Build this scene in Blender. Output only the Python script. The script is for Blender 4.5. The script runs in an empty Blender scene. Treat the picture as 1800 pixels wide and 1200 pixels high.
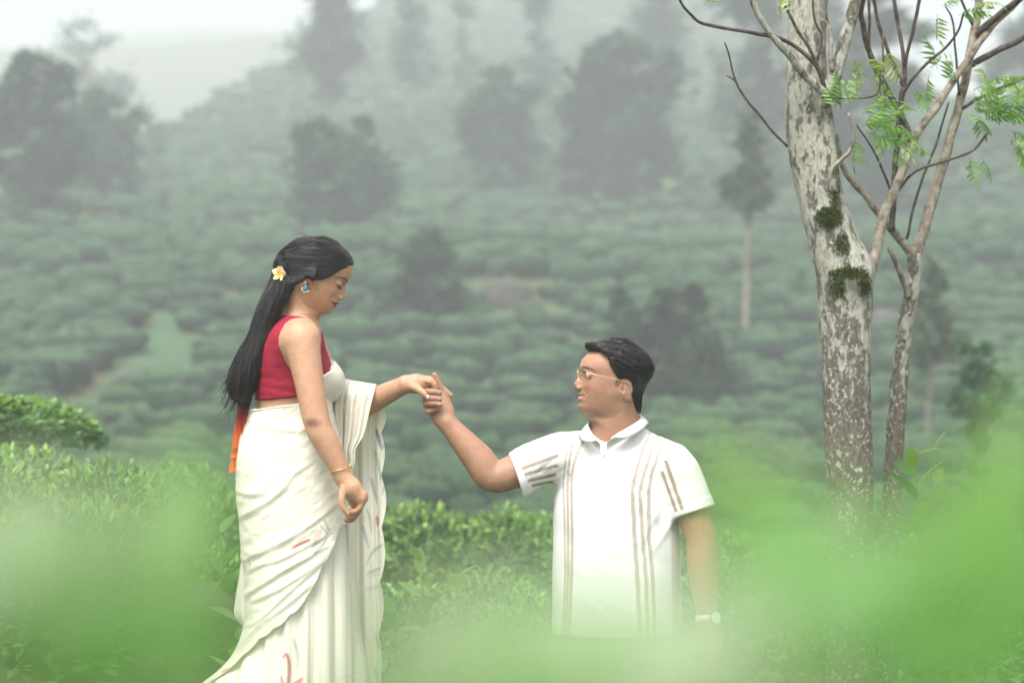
import bpy, math, random
import numpy as np
from mathutils import Vector, Matrix

# ------------------------------------------------------------------ camera, sky, sun, exposure
SC = bpy.context.scene
COL = SC.collection
FPX = 4250.0            # focal length in photograph pixels (85 mm on a 36 mm sensor, 1800 px wide)
CAMD = 6.855            # metres from the camera to the couple
CAMZ = 1.282            # camera height
camd = bpy.data.cameras.new('camera')
camd.lens = 85; camd.sensor_width = 36; camd.clip_start = 0.05; camd.clip_end = 3000
camd.dof.use_dof = True; camd.dof.focus_distance = 6.9; camd.dof.aperture_fstop = 2.9
cam = bpy.data.objects.new('camera', camd); COL.objects.link(cam)
cam.location = (0, -CAMD, CAMZ); cam.rotation_euler = (math.radians(90), 0, 0)
SC.camera = cam

SUN_EL, SUN_AZ = math.radians(60), math.radians(202)     # azimuth the light comes from (0 = +Y, clockwise)
world = bpy.data.worlds.new('World'); SC.world = world; world.use_nodes = True
wn, wl = world.node_tree.nodes, world.node_tree.links
bg = wn['Background']; bg.inputs['Strength'].default_value = 0.11
sky = wn.new('ShaderNodeTexSky'); sky.sky_type = 'NISHITA'; sky.sun_disc = False
sky.sun_elevation = SUN_EL; sky.sun_rotation = SUN_AZ; sky.air_density = 1.0; sky.dust_density = 6.0; sky.ozone_density = 1.0
hs = wn.new('ShaderNodeHueSaturation'); hs.inputs['Saturation'].default_value = 0.22   # overcast: almost no blue left
wl.new(sky.outputs[0], hs.inputs['Color']); wl.new(hs.outputs[0], bg.inputs['Color'])

sund = bpy.data.lights.new('sun', 'SUN'); sund.energy = 1.5; sund.angle = math.radians(25); sund.color = (1.0, 0.965, 0.91)
sun = bpy.data.objects.new('sun', sund); COL.objects.link(sun)
sdir = Vector((math.sin(SUN_AZ)*math.cos(SUN_EL), math.cos(SUN_AZ)*math.cos(SUN_EL), math.sin(SUN_EL)))
sun.rotation_euler = sdir.to_track_quat('Z', 'Y').to_euler(); sun.location = sdir*30

vs = SC.view_settings
vs.view_transform = 'Standard'; vs.look = 'None'; vs.gamma = 1.0; vs.use_curve_mapping = False
vs.exposure = 1.74
HAZE = 0.0039
SC.render.engine = 'CYCLES'
cy = SC.cycles
cy.use_denoising = True; cy.max_bounces = 8; cy.diffuse_bounces = 3; cy.glossy_bounces = 2
cy.transmission_bounces = 4; cy.transparent_max_bounces = 8; cy.volume_bounces = 1
cy.sample_clamp_indirect = 6.0

# ------------------------------------------------------------------ helpers
RNG = np.random.default_rng(7)
random.seed(7)

def at(px, py, dist=CAMD):
    """world point seen at photograph pixel (px, py), dist metres in front of the camera"""
    return Vector(((px-900)/FPX*dist, dist-CAMD, CAMZ+(600-py)/FPX*dist))

def smooth(a, b, x):
    t = np.clip((np.asarray(x, float)-a)/(b-a), 0, 1)
    return t*t*(3-2*t)

def hash3(i, j, k):
    n = (i.astype(np.int64)*374761393 + j.astype(np.int64)*668265263 + k.astype(np.int64)*2147483647*3 + 1013904223) & 0x7fffffff
    n = ((n ^ (n >> 13))*1274126177) & 0x7fffffff
    n = ((n ^ (n >> 16))*1911520717) & 0x7fffffff
    return (n & 0xffff)/65535.0

def vnoise(P, f=1.0, seed=0):
    """smooth value noise in -1..1 at points P (n,3)"""
    Q = np.asarray(P, float)*f + seed*17.31
    I = np.floor(Q).astype(np.int64); F = Q-I; F = F*F*(3-2*F)
    r = 0
    for a in (0, 1):
        for b in (0, 1):
            for c in (0, 1):
                w = (F[..., 0] if a else 1-F[..., 0])*(F[..., 1] if b else 1-F[..., 1])*(F[..., 2] if c else 1-F[..., 2])
                r = r + w*hash3(I[..., 0]+a, I[..., 1]+b, I[..., 2]+c)
    return r*2-1

def fbm(P, f=1.0, o=3, seed=0):
    r = 0; a = 1.0; s = 0
    for k in range(o):
        r = r+a*vnoise(P, f*2**k, seed+k*3); s += a; a *= 0.5
    return r/s

def mesh(name, V, F, cols=None, smooth_shade=True):
    V = np.asarray(V, np.float32).reshape(-1, 3)
    me = bpy.data.meshes.new(name)
    if isinstance(F, np.ndarray):
        n, k = F.shape
        me.vertices.add(len(V)); me.vertices.foreach_set('co', V.ravel())
        me.loops.add(n*k); me.loops.foreach_set('vertex_index', F.astype(np.int32).ravel())
        me.polygons.add(n); me.polygons.foreach_set('loop_start', np.arange(0, n*k, k, dtype=np.int32))
        me.update(calc_edges=True)
    else:
        me.from_pydata([tuple(map(float, v)) for v in V], [], [tuple(map(int, f)) for f in F])
    if smooth_shade:
        me.polygons.foreach_set('use_smooth', np.ones(len(me.polygons), bool))
    if cols is not None:
        c = np.asarray(cols, np.float32)
        if c.shape[1] == 3: c = np.hstack([c, np.ones((len(c), 1), np.float32)])
        a = me.color_attributes.new('Col', 'FLOAT_COLOR', 'POINT'); a.data.foreach_set('color', c.ravel())
    me.update()
    return me

def link(name, data, mat=None, parent=None, loc=None):
    o = bpy.data.objects.new(name, data); COL.objects.link(o)
    if mat is not None and data is not None and not data.materials: data.materials.append(mat)
    if parent is not None: o.parent = parent
    if loc is not None: o.location = loc
    return o

def tag(o, label=None, cat=None, group=None, kind=None):
    if label: o['label'] = label
    if cat: o['category'] = cat
    if group: o['group'] = group
    if kind: o['kind'] = kind
    return o

def empty(name, loc=(0, 0, 0)):
    o = bpy.data.objects.new(name, None); COL.objects.link(o); o.location = loc; return o

def grid_faces(nu, nv, wrap_u=False):
    """quads for an array of nv rows by nu columns"""
    i = np.arange(nu if wrap_u else nu-1); j = np.arange(nv-1)
    I, J = np.meshgrid(i, j); I2 = (I+1) % nu
    return np.stack([J*nu+I, J*nu+I2, (J+1)*nu+I2, (J+1)*nu+I], -1).reshape(-1, 4)

def catmull(P, n):
    P = np.asarray(P, float); m = len(P)
    A = np.vstack([2*P[0]-P[1], P, 2*P[-1]-P[-2]])
    t = np.linspace(0, m-1-1e-9, n); i = t.astype(int); f = (t-i)[:, None]
    p0, p1, p2, p3 = A[i], A[i+1], A[i+2], A[i+3]
    return 0.5*((2*p1)+(-p0+p2)*f+(2*p0-5*p1+4*p2-p3)*f**2+(-p0+3*p1-3*p2+p3)*f**3)

def tube(path, rad, sides=8, cap=True, rough=0.0, seed=0):
    """tube mesh arrays along path (n,3) with radii (n,)"""
    path = np.asarray(path, float); n = len(path)
    rad = np.broadcast_to(np.asarray(rad, float), (n,))
    T = np.gradient(path, axis=0); T /= np.linalg.norm(T, axis=1)[:, None]+1e-12
    up = np.array([0.31, 0.87, 0.21]) if abs(T[0] @ np.array([0.31, 0.87, 0.21])) < 0.9 else np.array([1., 0, 0])
    N = np.zeros_like(T); v = np.cross(T[0], up); v /= np.linalg.norm(v)
    for k in range(n):
        v = v-T[k]*(v@T[k]); v /= np.linalg.norm(v)+1e-12; N[k] = v
    B = np.cross(T, N)
    a = np.linspace(0, 2*np.pi, sides, endpoint=False)
    R = rad[:, None]*np.ones(sides)
    D = N[:, None, :]*np.cos(a)[None, :, None]+B[:, None, :]*np.sin(a)[None, :, None]
    V = path[:, None, :]+D*R[:, :, None]
    if rough:
        nn = fbm(V.reshape(-1, 3), 9/ max(rad.max(), .02)*.09, 3, seed).reshape(R.shape)
        V = path[:, None, :]+D*(R*(1+rough*nn))[:, :, None]
    V = V.reshape(-1, 3)
    F = grid_faces(sides, n, True)
    if cap:
        V = np.vstack([V, path[:1], path[-1:]])
        i = np.arange(sides); j = (i+1) % sides
        c0 = np.stack([np.full(sides, n*sides), j, i, i], -1); e = (n-1)*sides
        c1 = np.stack([np.full(sides, n*sides+1), e+i, e+j, e+j], -1)
        return V, np.vstack([F, c0, c1])
    return V, F

def tri(F):
    """quads (possibly degenerate) to triangles"""
    A = F[:, [0, 1, 2]]; B = F[:, [0, 2, 3]]
    return np.vstack([A, B[(B[:, 1] != B[:, 2]) & (B[:, 0] != B[:, 2])]])

def join(parts):
    V = []; F = []; o = 0
    for v, f in parts:
        V.append(v); F.append(f+o); o += len(v)
    return np.vstack(V), np.vstack(F)

def tjoin(parts):
    return join([(v, tri(f) if f.shape[1] == 4 else f) for v, f in parts])

# ------------------------------------------------------------------ materials
def mat(name, base=(0.5, 0.5, 0.5), rough=0.6, spec=0.3, **kw):
    m = bpy.data.materials.new(name); m.use_nodes = True
    b = m.node_tree.nodes['Principled BSDF']
    b.inputs['Base Color'].default_value = (*base, 1); b.inputs['Roughness'].default_value = rough
    b.inputs['Specular IOR Level'].default_value = spec
    for k, v in kw.items(): b.inputs[k.replace('_', ' ')].default_value = v
    return m

class N:
    """tiny node helper on a material"""
    def __init__(s, m):
        s.m = m; s.t = m.node_tree; s.b = s.t.nodes['Principled BSDF']
        s.co = s.t.nodes.new('ShaderNodeTexCoord')
    def add(s, kind, **inp):
        n = s.t.nodes.new('ShaderNode'+kind)
        for k, v in inp.items():
            k = k.replace('_', ' ')
            if hasattr(v, 'is_linked') or isinstance(v, bpy.types.NodeSocket): s.t.links.new(v, n.inputs[k])
            else: n.inputs[k].default_value = v
        return n
    def noise(s, scale, detail=4, rough=0.55, vec=None, out='Fac'):
        n = s.add('TexNoise', Scale=scale, Detail=detail, Roughness=rough)
        s.t.links.new(vec if vec is not None else s.co.outputs['Object'], n.inputs['Vector'])
        return n.outputs[out]
    def scaled(s, sc):
        n = s.t.nodes.new('ShaderNodeMapping'); n.inputs['Scale'].default_value = sc
        s.t.links.new(s.co.outputs['Object'], n.inputs['Vector']); return n.outputs[0]
    def ramp(s, fac, stops):
        r = s.t.nodes.new('ShaderNodeValToRGB'); e = r.color_ramp.elements
        while len(e) < len(stops): e.new(0.5)
        for i, (p, c) in enumerate(stops):
            e[i].position = p; e[i].color = (*c, 1) if len(c) == 3 else c
        s.t.links.new(fac, r.inputs[0]); return r.outputs[0]
    def mix(s, fac, a, b, mode='MIX'):
        n = s.t.nodes.new('ShaderNodeMix'); n.data_type = 'RGBA'; n.blend_type = mode
        for sock, v in ((n.inputs[0], fac), (n.inputs[6], a), (n.inputs[7], b)):
            if isinstance(v, bpy.types.NodeSocket): s.t.links.new(v, sock)
            else: sock.default_value = v if not isinstance(v, tuple) else (*v[:3], 1)
        return n.outputs[2]
    def attr(s, name='Col', out='Color'):
        n = s.t.nodes.new('ShaderNodeAttribute'); n.attribute_name = name; return n.outputs[out]
    def rand(s):
        return s.t.nodes.new('ShaderNodeObjectInfo').outputs['Random']
    def color(s, sock): s.t.links.new(sock, s.b.inputs['Base Color'])
    def rough(s, sock): s.t.links.new(sock, s.b.inputs['Roughness'])
    def bump(s, h, strength=0.3, dist=0.01):
        n = s.add('Bump', Strength=strength, Distance=dist); s.t.links.new(h, n.inputs['Height'])
        s.t.links.new(n.outputs[0], s.b.inputs['Normal'])
    def translucent(s, col, fac=0.3):
        t = s.t.nodes.new('ShaderNodeBsdfTranslucent'); mx = s.t.nodes.new('ShaderNodeMixShader')
        if isinstance(col, bpy.types.NodeSocket): s.t.links.new(col, t.inputs[0])
        else: t.inputs[0].default_value = (*col, 1)
        mx.inputs[0].default_value = fac
        s.t.links.new(s.b.outputs[0], mx.inputs[1]); s.t.links.new(t.outputs[0], mx.inputs[2])
        s.t.links.new(mx.outputs[0], s.t.nodes['Material Output'].inputs['Surface'])

def leaf_mat(name, rough=0.5, trans=0.3, tint=(1, 1, 1)):
    m = mat(name, rough=rough, spec=0.35); n = N(m)
    c = n.mix(1.0, n.attr(), tint, 'MULTIPLY')
    c = n.mix(n.add('Math', Value=n.noise(9)).outputs[0], c, n.mix(1.0, c, (0.72, 0.78, 0.62), 'MULTIPLY'))
    n.color(c); n.translucent(n.mix(1.0, c, (1.15, 1.28, 0.8), 'MULTIPLY'), trans)
    return m

# ------------------------------------------------------------------ terrain
PROF_D = np.array([-60, 0, 5.5, 7.0, 9.0, 12, 17, 26, 34, 40, 50, 66, 92, 125, 160, 210, 270, 330, 420, 1500])
PROF_Z = np.array([0.0, 0, 0.0, 0.0, -.10, -.38, -1.0, -1.9, -1.75, -1.25, .25, 2.2, 5.3, 10.1, 16.3, 26.2, 39.4, 54, 76, 76])
CREST_A = np.array([-1500, -600, 0, 250, 500, 700, 1000, 1350, 1650, 1800, 2600, 4000])
CREST_D = np.array([78, 86, 100, 142, 208, 262, 300, 250, 152, 146, 135, 128])
def height(x, y):
    x = np.asarray(x, float); y = np.asarray(y, float)
    d = y+CAMD
    a = 900+FPX*x/np.maximum(d, 8)
    dc = np.interp(a, CREST_A, CREST_D)
    lift = smooth(1350, 1750, a)*smooth(45, 150, np.minimum(d, dc))*1.7
    z = np.interp(np.minimum(d, dc), PROF_D, PROF_Z)+lift
    over = np.maximum(d-dc, 0)
    z = z-0.0022*np.minimum(over, 70)**2-0.28*np.maximum(over-70, 0)
    far_ = np.interp(d, [0, 170, 260, 400, 640, 900], [-14, -14, 8, 56, 70, 66])*smooth(1000, 600, a)-14*(1-smooth(1000, 600, a))
    far_ = far_+18*vnoise(np.stack([x, y, 0*x], -1), .009, 12)*smooth(300, 460, d)
    z = np.where(over > 0, np.maximum(z, np.maximum(far_, -14)), z)
    P = np.stack([x, y, np.zeros_like(x)], -1)
    far = smooth(12, 45, d)
    z = z+far*(0.9*vnoise(P, 0.045, 3)+0.35*vnoise(P, 0.13, 5))
    z = z+0.05*vnoise(P, 0.6, 9)*smooth(-2, 3, d)
    # the bank on the left, where the nearest tea stands higher
    z = z+0.42*smooth(-0.9, -1.9, x)*smooth(6.6, 8.6, d)*smooth(24, 12, d)
    return z

def ground_dist(px, py, lo=22.):
    """distance at which the line of sight through a photograph pixel meets the hillside"""
    d = np.arange(lo, 460, .25); x = (px-900)/FPX*d; zr = CAMZ+(600-py)/FPX*d
    hit = height(x, d-CAMD) >= zr
    return float(d[np.argmax(hit)]) if hit.any() else 300.
gx = np.concatenate([np.linspace(-420, -60, 37)[:-1], np.linspace(-60, -6, 55)[:-1], np.linspace(-6, 6, 61), np.linspace(6, 60, 55)[1:], np.linspace(60, 420, 37)[1:]])
gy = np.concatenate([np.linspace(-60, -8, 14)[:-1], np.linspace(-8, 14, 89), np.linspace(14, 130, 120)[1:], np.linspace(130, 460, 111)[1:], np.linspace(460, 900, 30)[1:]])
GX, GY = np.meshgrid(gx, gy)
GV = np.stack([GX, GY, height(GX, GY)], -1).reshape(-1, 3)
m_ground = mat('soil_and_grass', rough=0.95, spec=0.1); n = N(m_ground)
n.color(n.mix(n.ramp(n.noise(1.3, 6), [(0.42, (0, 0, 0)), (0.6, (1, 1, 1))]),
              n.ramp(n.noise(14, 5), [(0.3, (0.045, 0.085, 0.025)), (0.7, (0.10, 0.17, 0.05))]),
              n.ramp(n.noise(11, 5), [(0.3, (0.05, 0.042, 0.03)), (0.7, (0.12, 0.095, 0.065))])))
n.bump(n.noise(22, 6), 0.6, 0.05)
tag(link('ground', mesh('ground', GV, grid_faces(len(gx), len(gy))), m_ground), kind='structure')

# ------------------------------------------------------------------ tea on the far hillside
def ico(sub):
    import bmesh
    bm = bmesh.new(); bmesh.ops.create_icosphere(bm, subdivisions=sub, radius=1)
    V = np.array([v.co[:] for v in bm.verts]); F = np.array([[v.index for v in f.verts] for f in bm.faces]); bm.free()
    return V, F
ICO2, ICO3, ICO4 = ico(2), ico(3), ico(4)

def mound(base, seed, lump=0.38, fine=0.17):
    """clipped tea bush: flat-topped cushion, ragged, tucked in at the foot; unit size, foot at z = 0"""
    V = base[0].copy()
    s = np.sign(V[:, 2])*np.abs(V[:, 2])**0.42
    r = np.hypot(V[:, 0], V[:, 1])
    k = np.where(V[:, 2] < 0, 1-0.45*np.abs(s), 1.0)*(1+.12*np.exp(-((s-.55)/.3)**2))
    Q = np.stack([V[:, 0]*k, V[:, 1]*k, 0.5+0.5*s], -1)
    D = fbm(V, 1.5, 2, seed)*lump+fbm(V, 4.5, 3, seed+9)*fine
    Q = Q+V*D[:, None]*np.array([1, 1, 0.7])
    Q[:, 2] = np.maximum(Q[:, 2], -0.05)
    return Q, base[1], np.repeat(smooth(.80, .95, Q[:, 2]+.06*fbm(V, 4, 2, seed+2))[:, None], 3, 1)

m_tea = mat('tea_foliage_far', rough=0.7, spec=0.25); n = N(m_tea)
tv = n.ramp(n.noise(11.0, 6, 0.72), [(0.34, (0.006, 0.024, 0.014)), (0.5, (0.024, 0.076, 0.040)), (0.68, (0.085, 0.185, 0.082))])
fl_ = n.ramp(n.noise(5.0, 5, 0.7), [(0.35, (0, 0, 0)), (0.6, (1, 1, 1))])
tv = n.mix(n.mix(1.0, fl_, n.attr(), 'MULTIPLY'), tv, (0.125, 0.245, 0.105))          # flush of young shoots, and skylight on the bush tops painted into the colour
sz_ = n.t.nodes.new('ShaderNodeSeparateXYZ'); n.t.links.new(n.co.outputs['Object'], sz_.inputs[0])
TEA_TOP = (n, tv, sz_)
tv = n.mix(n.rand(), tv, n.mix(1.0, tv, (1.35, 1.25, 1.1), 'MULTIPLY'))
n.color(tv); n.bump(n.noise(26, 5, 0.75), 1.0, 0.16)

rowd = []; d = 27.0
while d < 285:
    rowd.append(d); d += .92+0.010*max(d-60, 0)+0.012*max(d-140, 0)
spots = []
for k, d0 in enumerate(rowd):
    a = (-900 if d0 < 150 else -330)+RNG.uniform(-60, 0)
    while a < (2700 if d0 < 150 else 2130):
        w = .80*(1+0.004*max(d0-70, 0))*RNG.uniform(0.55, 1.9)
        apx = w/d0*FPX
        ac = a+apx/2
        g_ = d0/60; dd = d0+g_*(2.6*math.sin(ac*0.0041+k*0.09)+1.1*math.sin(ac*0.011+2.1+k*.05)-.0016*(ac-900))+RNG.uniform(-.42, .42)
        x = (ac-900)/FPX*dd; y = dd-CAMD
        if 25 < dd < np.interp(ac, CREST_A, CREST_D)+6 and RNG.random() > 0.06:
            spots.append((x, y, w*0.5*RNG.uniform(0.92, 1.06), min(w, 1.2)*0.5*RNG.uniform(.62, .95)*1.15, RNG.uniform(.36, .95), dd))
        a += apx*RNG.uniform(0.95, 1.12)
# bare openings in the tea: grassy path, boulders
def opening(px, py, rad): d = ground_dist(px, py); p = at(px, py, d); return (p.x, p.y, rad*d/50)
OPEN = [opening(288, 575, .7), opening(290, 605, .95), opening(300, 640, 1.2), opening(250, 660, 1.0), opening(215, 700, 1.0), opening(245, 690, 1.1), opening(180, 725, .9), opening(385, 720, .8), opening(885, 530, 1.0), opening(1556, 585, .8)]
spots = [s for s in spots if all(((s[0]-o[0])/1.0)**2+((s[1]-o[1])/1.8)**2 > o[2]**2 for o in OPEN)]
SPZ = dict(zip(map(id, spots), height(np.array([q[0] for q in spots]), np.array([q[1] for q in spots]))))
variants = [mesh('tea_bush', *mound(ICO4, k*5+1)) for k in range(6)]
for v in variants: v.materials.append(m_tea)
vis = [s for s in spots if -40 < 900+FPX*s[0]/s[5] < 1840 and 29 < s[5]]
vis.sort(key=lambda s: s[5]); near = vis[:300]; nearset = set(map(id, near))
for i, s in enumerate(near):
    o = link('tea_bush', variants[i % 6]); o.location = (s[0], s[1], float(SPZ[id(s)])-0.06)
    o.scale = (s[2], s[3], s[4]); o.rotation_euler = (0, 0, RNG.uniform(-.5, .5)+(math.pi if i % 3 else 0))
    tag(o, 'clipped green tea bush in the nearer rows of the hillside', 'tea bush', 'clipped tea bushes on the near hillside rows')
VV = []; FF = []; CC = []; off = 0
small = [mound(ICO3, k*7+2) for k in range(5)]+[mound(ICO2, k*7+2) for k in range(4)]
for s in spots:
    if id(s) in nearset: continue
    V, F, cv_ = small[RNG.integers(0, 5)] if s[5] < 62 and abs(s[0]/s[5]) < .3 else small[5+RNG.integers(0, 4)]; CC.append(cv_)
    c, q = math.cos(RNG.uniform(0, 6.28)), 0
    ang = RNG.uniform(-.5, .5)+(math.pi if RNG.random() < .5 else 0); c, q = math.cos(ang), math.sin(ang)
    X = V*np.array([s[2], s[3], s[4]])
    VV.append(np.stack([X[:, 0]*c-X[:, 1]*q+s[0], X[:, 0]*q+X[:, 1]*c+s[1], X[:, 2]+SPZ[id(s)]-.06], -1))
    FF.append(F+off); off += len(V)
m_tea2 = m_tea.copy(); m_tea2.name = 'tea_foliage_mass'
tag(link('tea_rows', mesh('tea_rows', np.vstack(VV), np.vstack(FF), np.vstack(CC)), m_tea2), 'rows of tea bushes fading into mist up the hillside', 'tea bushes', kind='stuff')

# ------------------------------------------------------------------ boulders
m_rock = mat('grey_rock', rough=0.9, spec=0.2); n = N(m_rock)
n.color(n.mix(n.ramp(n.noise(3.5, 5), [(0.45, (0, 0, 0)), (.62, (1, 1, 1))]), n.ramp(n.noise(8, 6), [(.3, (.055, .048, .046)), (.7, (.13, .115, .105))]), (.06, .075, .035)))
n.bump(n.noise(9, 6, .6), .8, .06)
def rock(px, py, size, seed, label, dist=None, sink=.25):
    """boulder whose foot is seen at (px, py); size in metres"""
    V = ICO4[0]; D = 1+.32*fbm(V, 1.1, 3, seed)+.05*fbm(V, 6, 2, seed)
    Q = V*D[:, None]; Q = np.sign(Q)*np.abs(Q)**.85*np.array(size)
    dist = dist or ground_dist(px, py); p = at(px, py, dist); z = float(height(p.x, p.y)) if dist > 20 else p.z
    o = link('boulder', mesh('boulder', Q, ICO4[1]), m_rock, loc=(p.x, p.y, z+size[2]*(1-2*sink)))
    return tag(o, label, 'boulder', 'boulders on the slope')
rock(242, 708, (.52, .5, .46), 1, 'grey boulder at the foot of the hillside behind the left tea bushes')
rock(388, 732, (.36, .34, .32), 4, 'dark boulder on the hillside just behind the hair of the woman')
rock(885, 538, (.78, .6, .50), 6, 'brown grey boulder among the tea between the two people')
rock(1556, 592, (.5, .5, .45), 8, 'boulder behind the gap between the two tree trunks')
# grassy clearing that runs down through the tea
m_grass = mat('pale_grass', rough=.95, spec=.1); n = N(m_grass); n.color(n.ramp(n.noise(6, 6, .7), [(.3, (.045, .095, .045)), (.7, (.085, .150, .075))])); n.bump(n.noise(20, 5), .8, .08)
L_, R_ = [], []
for a_, b_, c_ in [(289, 545, 6), (290, 570, 18), (290, 600, 36), (292, 630, 62), (262, 655, 60), (225, 690, 48), (190, 715, 40), (150, 745, 34)]:
    d_ = ground_dist(a_, b_); L_.append((a_-c_, d_)); R_.append((a_+c_, d_))
def strip(pl): return catmull(np.array([at(p, 600, d) for p, d in pl]), 40)
A_, B_ = strip(L_), strip(R_); u_ = np.linspace(0, 1, 16)[None, :, None]; G_ = A_[:, None]*(1-u_)+B_[:, None]*u_
G_[..., 2] = height(G_[..., 0], G_[..., 1])+.05+.05*vnoise(G_, 1.6, 2)
tag(link('grass_path', mesh('grass_path', G_.reshape(-1, 3), grid_faces(16, 40)), m_grass), kind='structure')

# ------------------------------------------------------------------ trees on the hillside
m_bark_far = mat('pale_bark_far', rough=.9, spec=.15); n = N(m_bark_far)
n.color(n.ramp(n.noise(3, 5), [(.3, (.13, .11, .085)), (.7, (.30, .27, .22))]))
m_leaf_far = leaf_mat('tree_leaves_far', .65, .2)
def leaf_cloud(clusters, n, size, seed, base=(.045, .085, .038), var=.35):
    """many small leaf sprays through lumpy ellipsoid clusters; clusters = (cx,cy,cz, rx,ry,rz)"""
    r = np.random.default_rng(seed)
    C = np.array(clusters, float); w = C[:, 3]*C[:, 4]+C[:, 3]*C[:, 5]; w /= w.sum()
    k = r.choice(len(C), n, p=w)
    D = r.normal(size=(n, 3)); D /= np.linalg.norm(D, axis=1)[:, None]
    rad = r.uniform(0, 1, n)**.45*np.where(r.random(n) < .12, 1.5, 1)
    # sub clumps: pull points to a set of random directions for a ragged outline
    sub = r.normal(size=(len(C)*9, 3)); sub /= np.linalg.norm(sub, axis=1)[:, None]
    pick = sub[k*9+r.integers(0, 9, n)]
    D = D*.75+pick*.65; D /= np.linalg.norm(D, axis=1)[:, None]
    P = C[k, :3]+D*rad[:, None]*C[k, 3:]*(1+.22*r.normal(size=n))[:, None]
    A = r.normal(size=(n, 3)); A[:, 2] *= .6; A /= np.linalg.norm(A, axis=1)[:, None]
    B = np.cross(A, r.normal(size=(n, 3))); B /= np.linalg.norm(B, axis=1)[:, None]
    s = size*r.uniform(.55, 1.35, n)[:, None]
    V = np.stack([P-A*s, P+B*s*.42, P+A*s, P-B*s*.42], 1).reshape(-1, 3)
    F = np.arange(4*n).reshape(-1, 4)
    c = np.array(base)[None]*(1+var*r.normal(size=(n, 1))*.7).clip(.4, 1.9)*np.array([1+.15*r.normal(), 1, 1])
    return V, F, np.repeat(c, 4, 0)

def far_tree(px, dist, top, bottom, wide, seed, label, crown=(.28, 1.0), form='round', dark=1.0, trunk=.012, leaves=2600, base_py=None, group='trees scattered over the misty hillside', leaf=.17, tint=(.036, .085, .042), fixed=False):
    """tree whose top and foot are seen at rows top/bottom, wide pixels across"""
    r = np.random.default_rng(seed); dist = ground_dist(px, bottom) if abs(ground_dist(px, bottom)-dist) < 400 and bottom > 0 and not fixed else dist; p = at(px, 600, dist)
    z0 = float(height(p.x, p.y)); ztop = at(px, top, dist).z; H = ztop-z0
    W = wide/FPX*dist/2
    root = empty('hillside_tree', (p.x, p.y, z0)); tag(root, label, 'tree', group)
    lean = r.uniform(-.04, .04)*H
    tp = np.array([[0, 0, -.3], [lean*.3, .02, H*.3], [lean, 0, H*.6], [lean*1.1, .03, H*.93]]); path = catmull(tp, 10)
    parts = [tube(path, np.linspace(trunk*H*1.15, trunk*H*.25, 10), 7)]
    c0, c1 = crown; cl = []
    nb = 9 if form != 'tall' else 13
    for i in range(nb):
        f = (i+.5)/nb; zc = H*(c0+(c1-c0)*f)
        if form == 'round': prof = math.sin(math.pi*min(1, .12+.80*f))**.7
        elif form == 'tall': prof = .75+.25*math.sin(f*9+seed)
        elif form == 'cone': prof = 1.05-.85*f
        elif form == 'umbrella': prof = .35+.75*smooth(.25, .8, f)*(1 if f < .9 else .75)
        else: prof = 1.0-.35*abs(f-.5)
        prof = float(prof)
        for j in range(3 if form != 'tall' else 2):
            a = i*2.4+j*2.1+r.uniform(-.5, .5); rr = W*prof*r.uniform(.25, .62)
            rr = rr*(r.uniform(.9, 1.45) if form != 'tall' else .9); q = np.array([lean+math.cos(a)*rr, math.sin(a)*rr*.85, zc+r.uniform(-.05, .05)*H])
            s = W*prof*(r.uniform(.24, .50) if form != 'tall' else r.uniform(.42, .68))
            cl.append((*q, s, s*.9, min(s*r.uniform(.55, .9), H*(c1-c0)*.2)))
            if j < 2:
                st = path[min(9, int(10*min(.95, max(c0*.7, (zc/H)-.12))))]
                lp = catmull([st, (st+q)/2+np.array([0, 0, .04*H]), q], 5)
                parts.append(tube(lp, np.linspace(trunk*H*.4, trunk*H*.1, 5), 5))
    V, F = tjoin(parts)
    link('trunk', mesh('trunk', V, F), m_bark_far, root)
    V, F, c = leaf_cloud(cl, int(leaves*1.5), leaf*(wide/FPX*dist)/4.2, seed, np.array(tint)*dark)
    o = link('crown', mesh('crown', V, F, c, False), m_leaf_far, root); o['kind'] = 'stuff'
    return root
far_tree(55, 140, 90, 402, 205, 1, 'large dim tree at the far left edge, on the ridge', (.14, 1.), 'round', dark=.8, leaves=5200)
far_tree(42, 96, 345, 415, 62, 2, 'small dim tree under the large one at the far left edge', (.3, 1.), 'round', leaves=700)
far_tree(190, 160, 160, 362, 185, 3, 'broad faint tree right of the large one on the left ridge', (.12, 1.), 'round', leaves=3400)
far_tree(128, 190, 40, 300, 230, 4, 'faintest tall tree shape in the mist above the left ridge', (.2, 1.), 'round', leaves=1800, fixed=True)
far_tree(572, 128, -90, 250, 165, 5, 'tall dark tree cut by the top edge, above the head of the woman', (.28, 1.), 'tall', dark=.8, leaves=3600)
far_tree(722, 150, -80, 228, 120, 6, 'faint tall tree cut by the top edge, left of centre', (.25, 1.), 'tall', leaves=1900)
far_tree(812, 158, -70, 215, 85, 7, 'thin faint tree cut by the top edge near the middle', (.2, 1.), 'tall', leaves=1500)
far_tree(596, 72, 215, 430, 230, 8, 'bushy tree on the slope directly behind and above the head of the woman', (.06, 1.), 'round', leaves=6000, leaf=.20)
far_tree(872, 92, 118, 350, 175, 9, 'rounded tree in the middle of the hillside, left of the largest one', (.15, 1.), 'round', leaves=2800, leaf=.2)
far_tree(1090, 82, 58, 368, 250, 10, 'largest rounded tree on the hillside, above the man', (.12, 1.), 'round', dark=.75, leaves=5200, leaf=.2)
far_tree(1030, 84, 215, 370, 120, 11, 'low tree leaning against the left foot of the largest hillside tree', (.1, 1.), 'round', dark=.7, leaves=1800, leaf=.2)
far_tree(756, 58, 415, 590, 175, 12, 'shrubby small tree on the lower slope between the two people', (.05, 1.), 'round', leaves=4200, leaf=.22, dark=.8)
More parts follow.
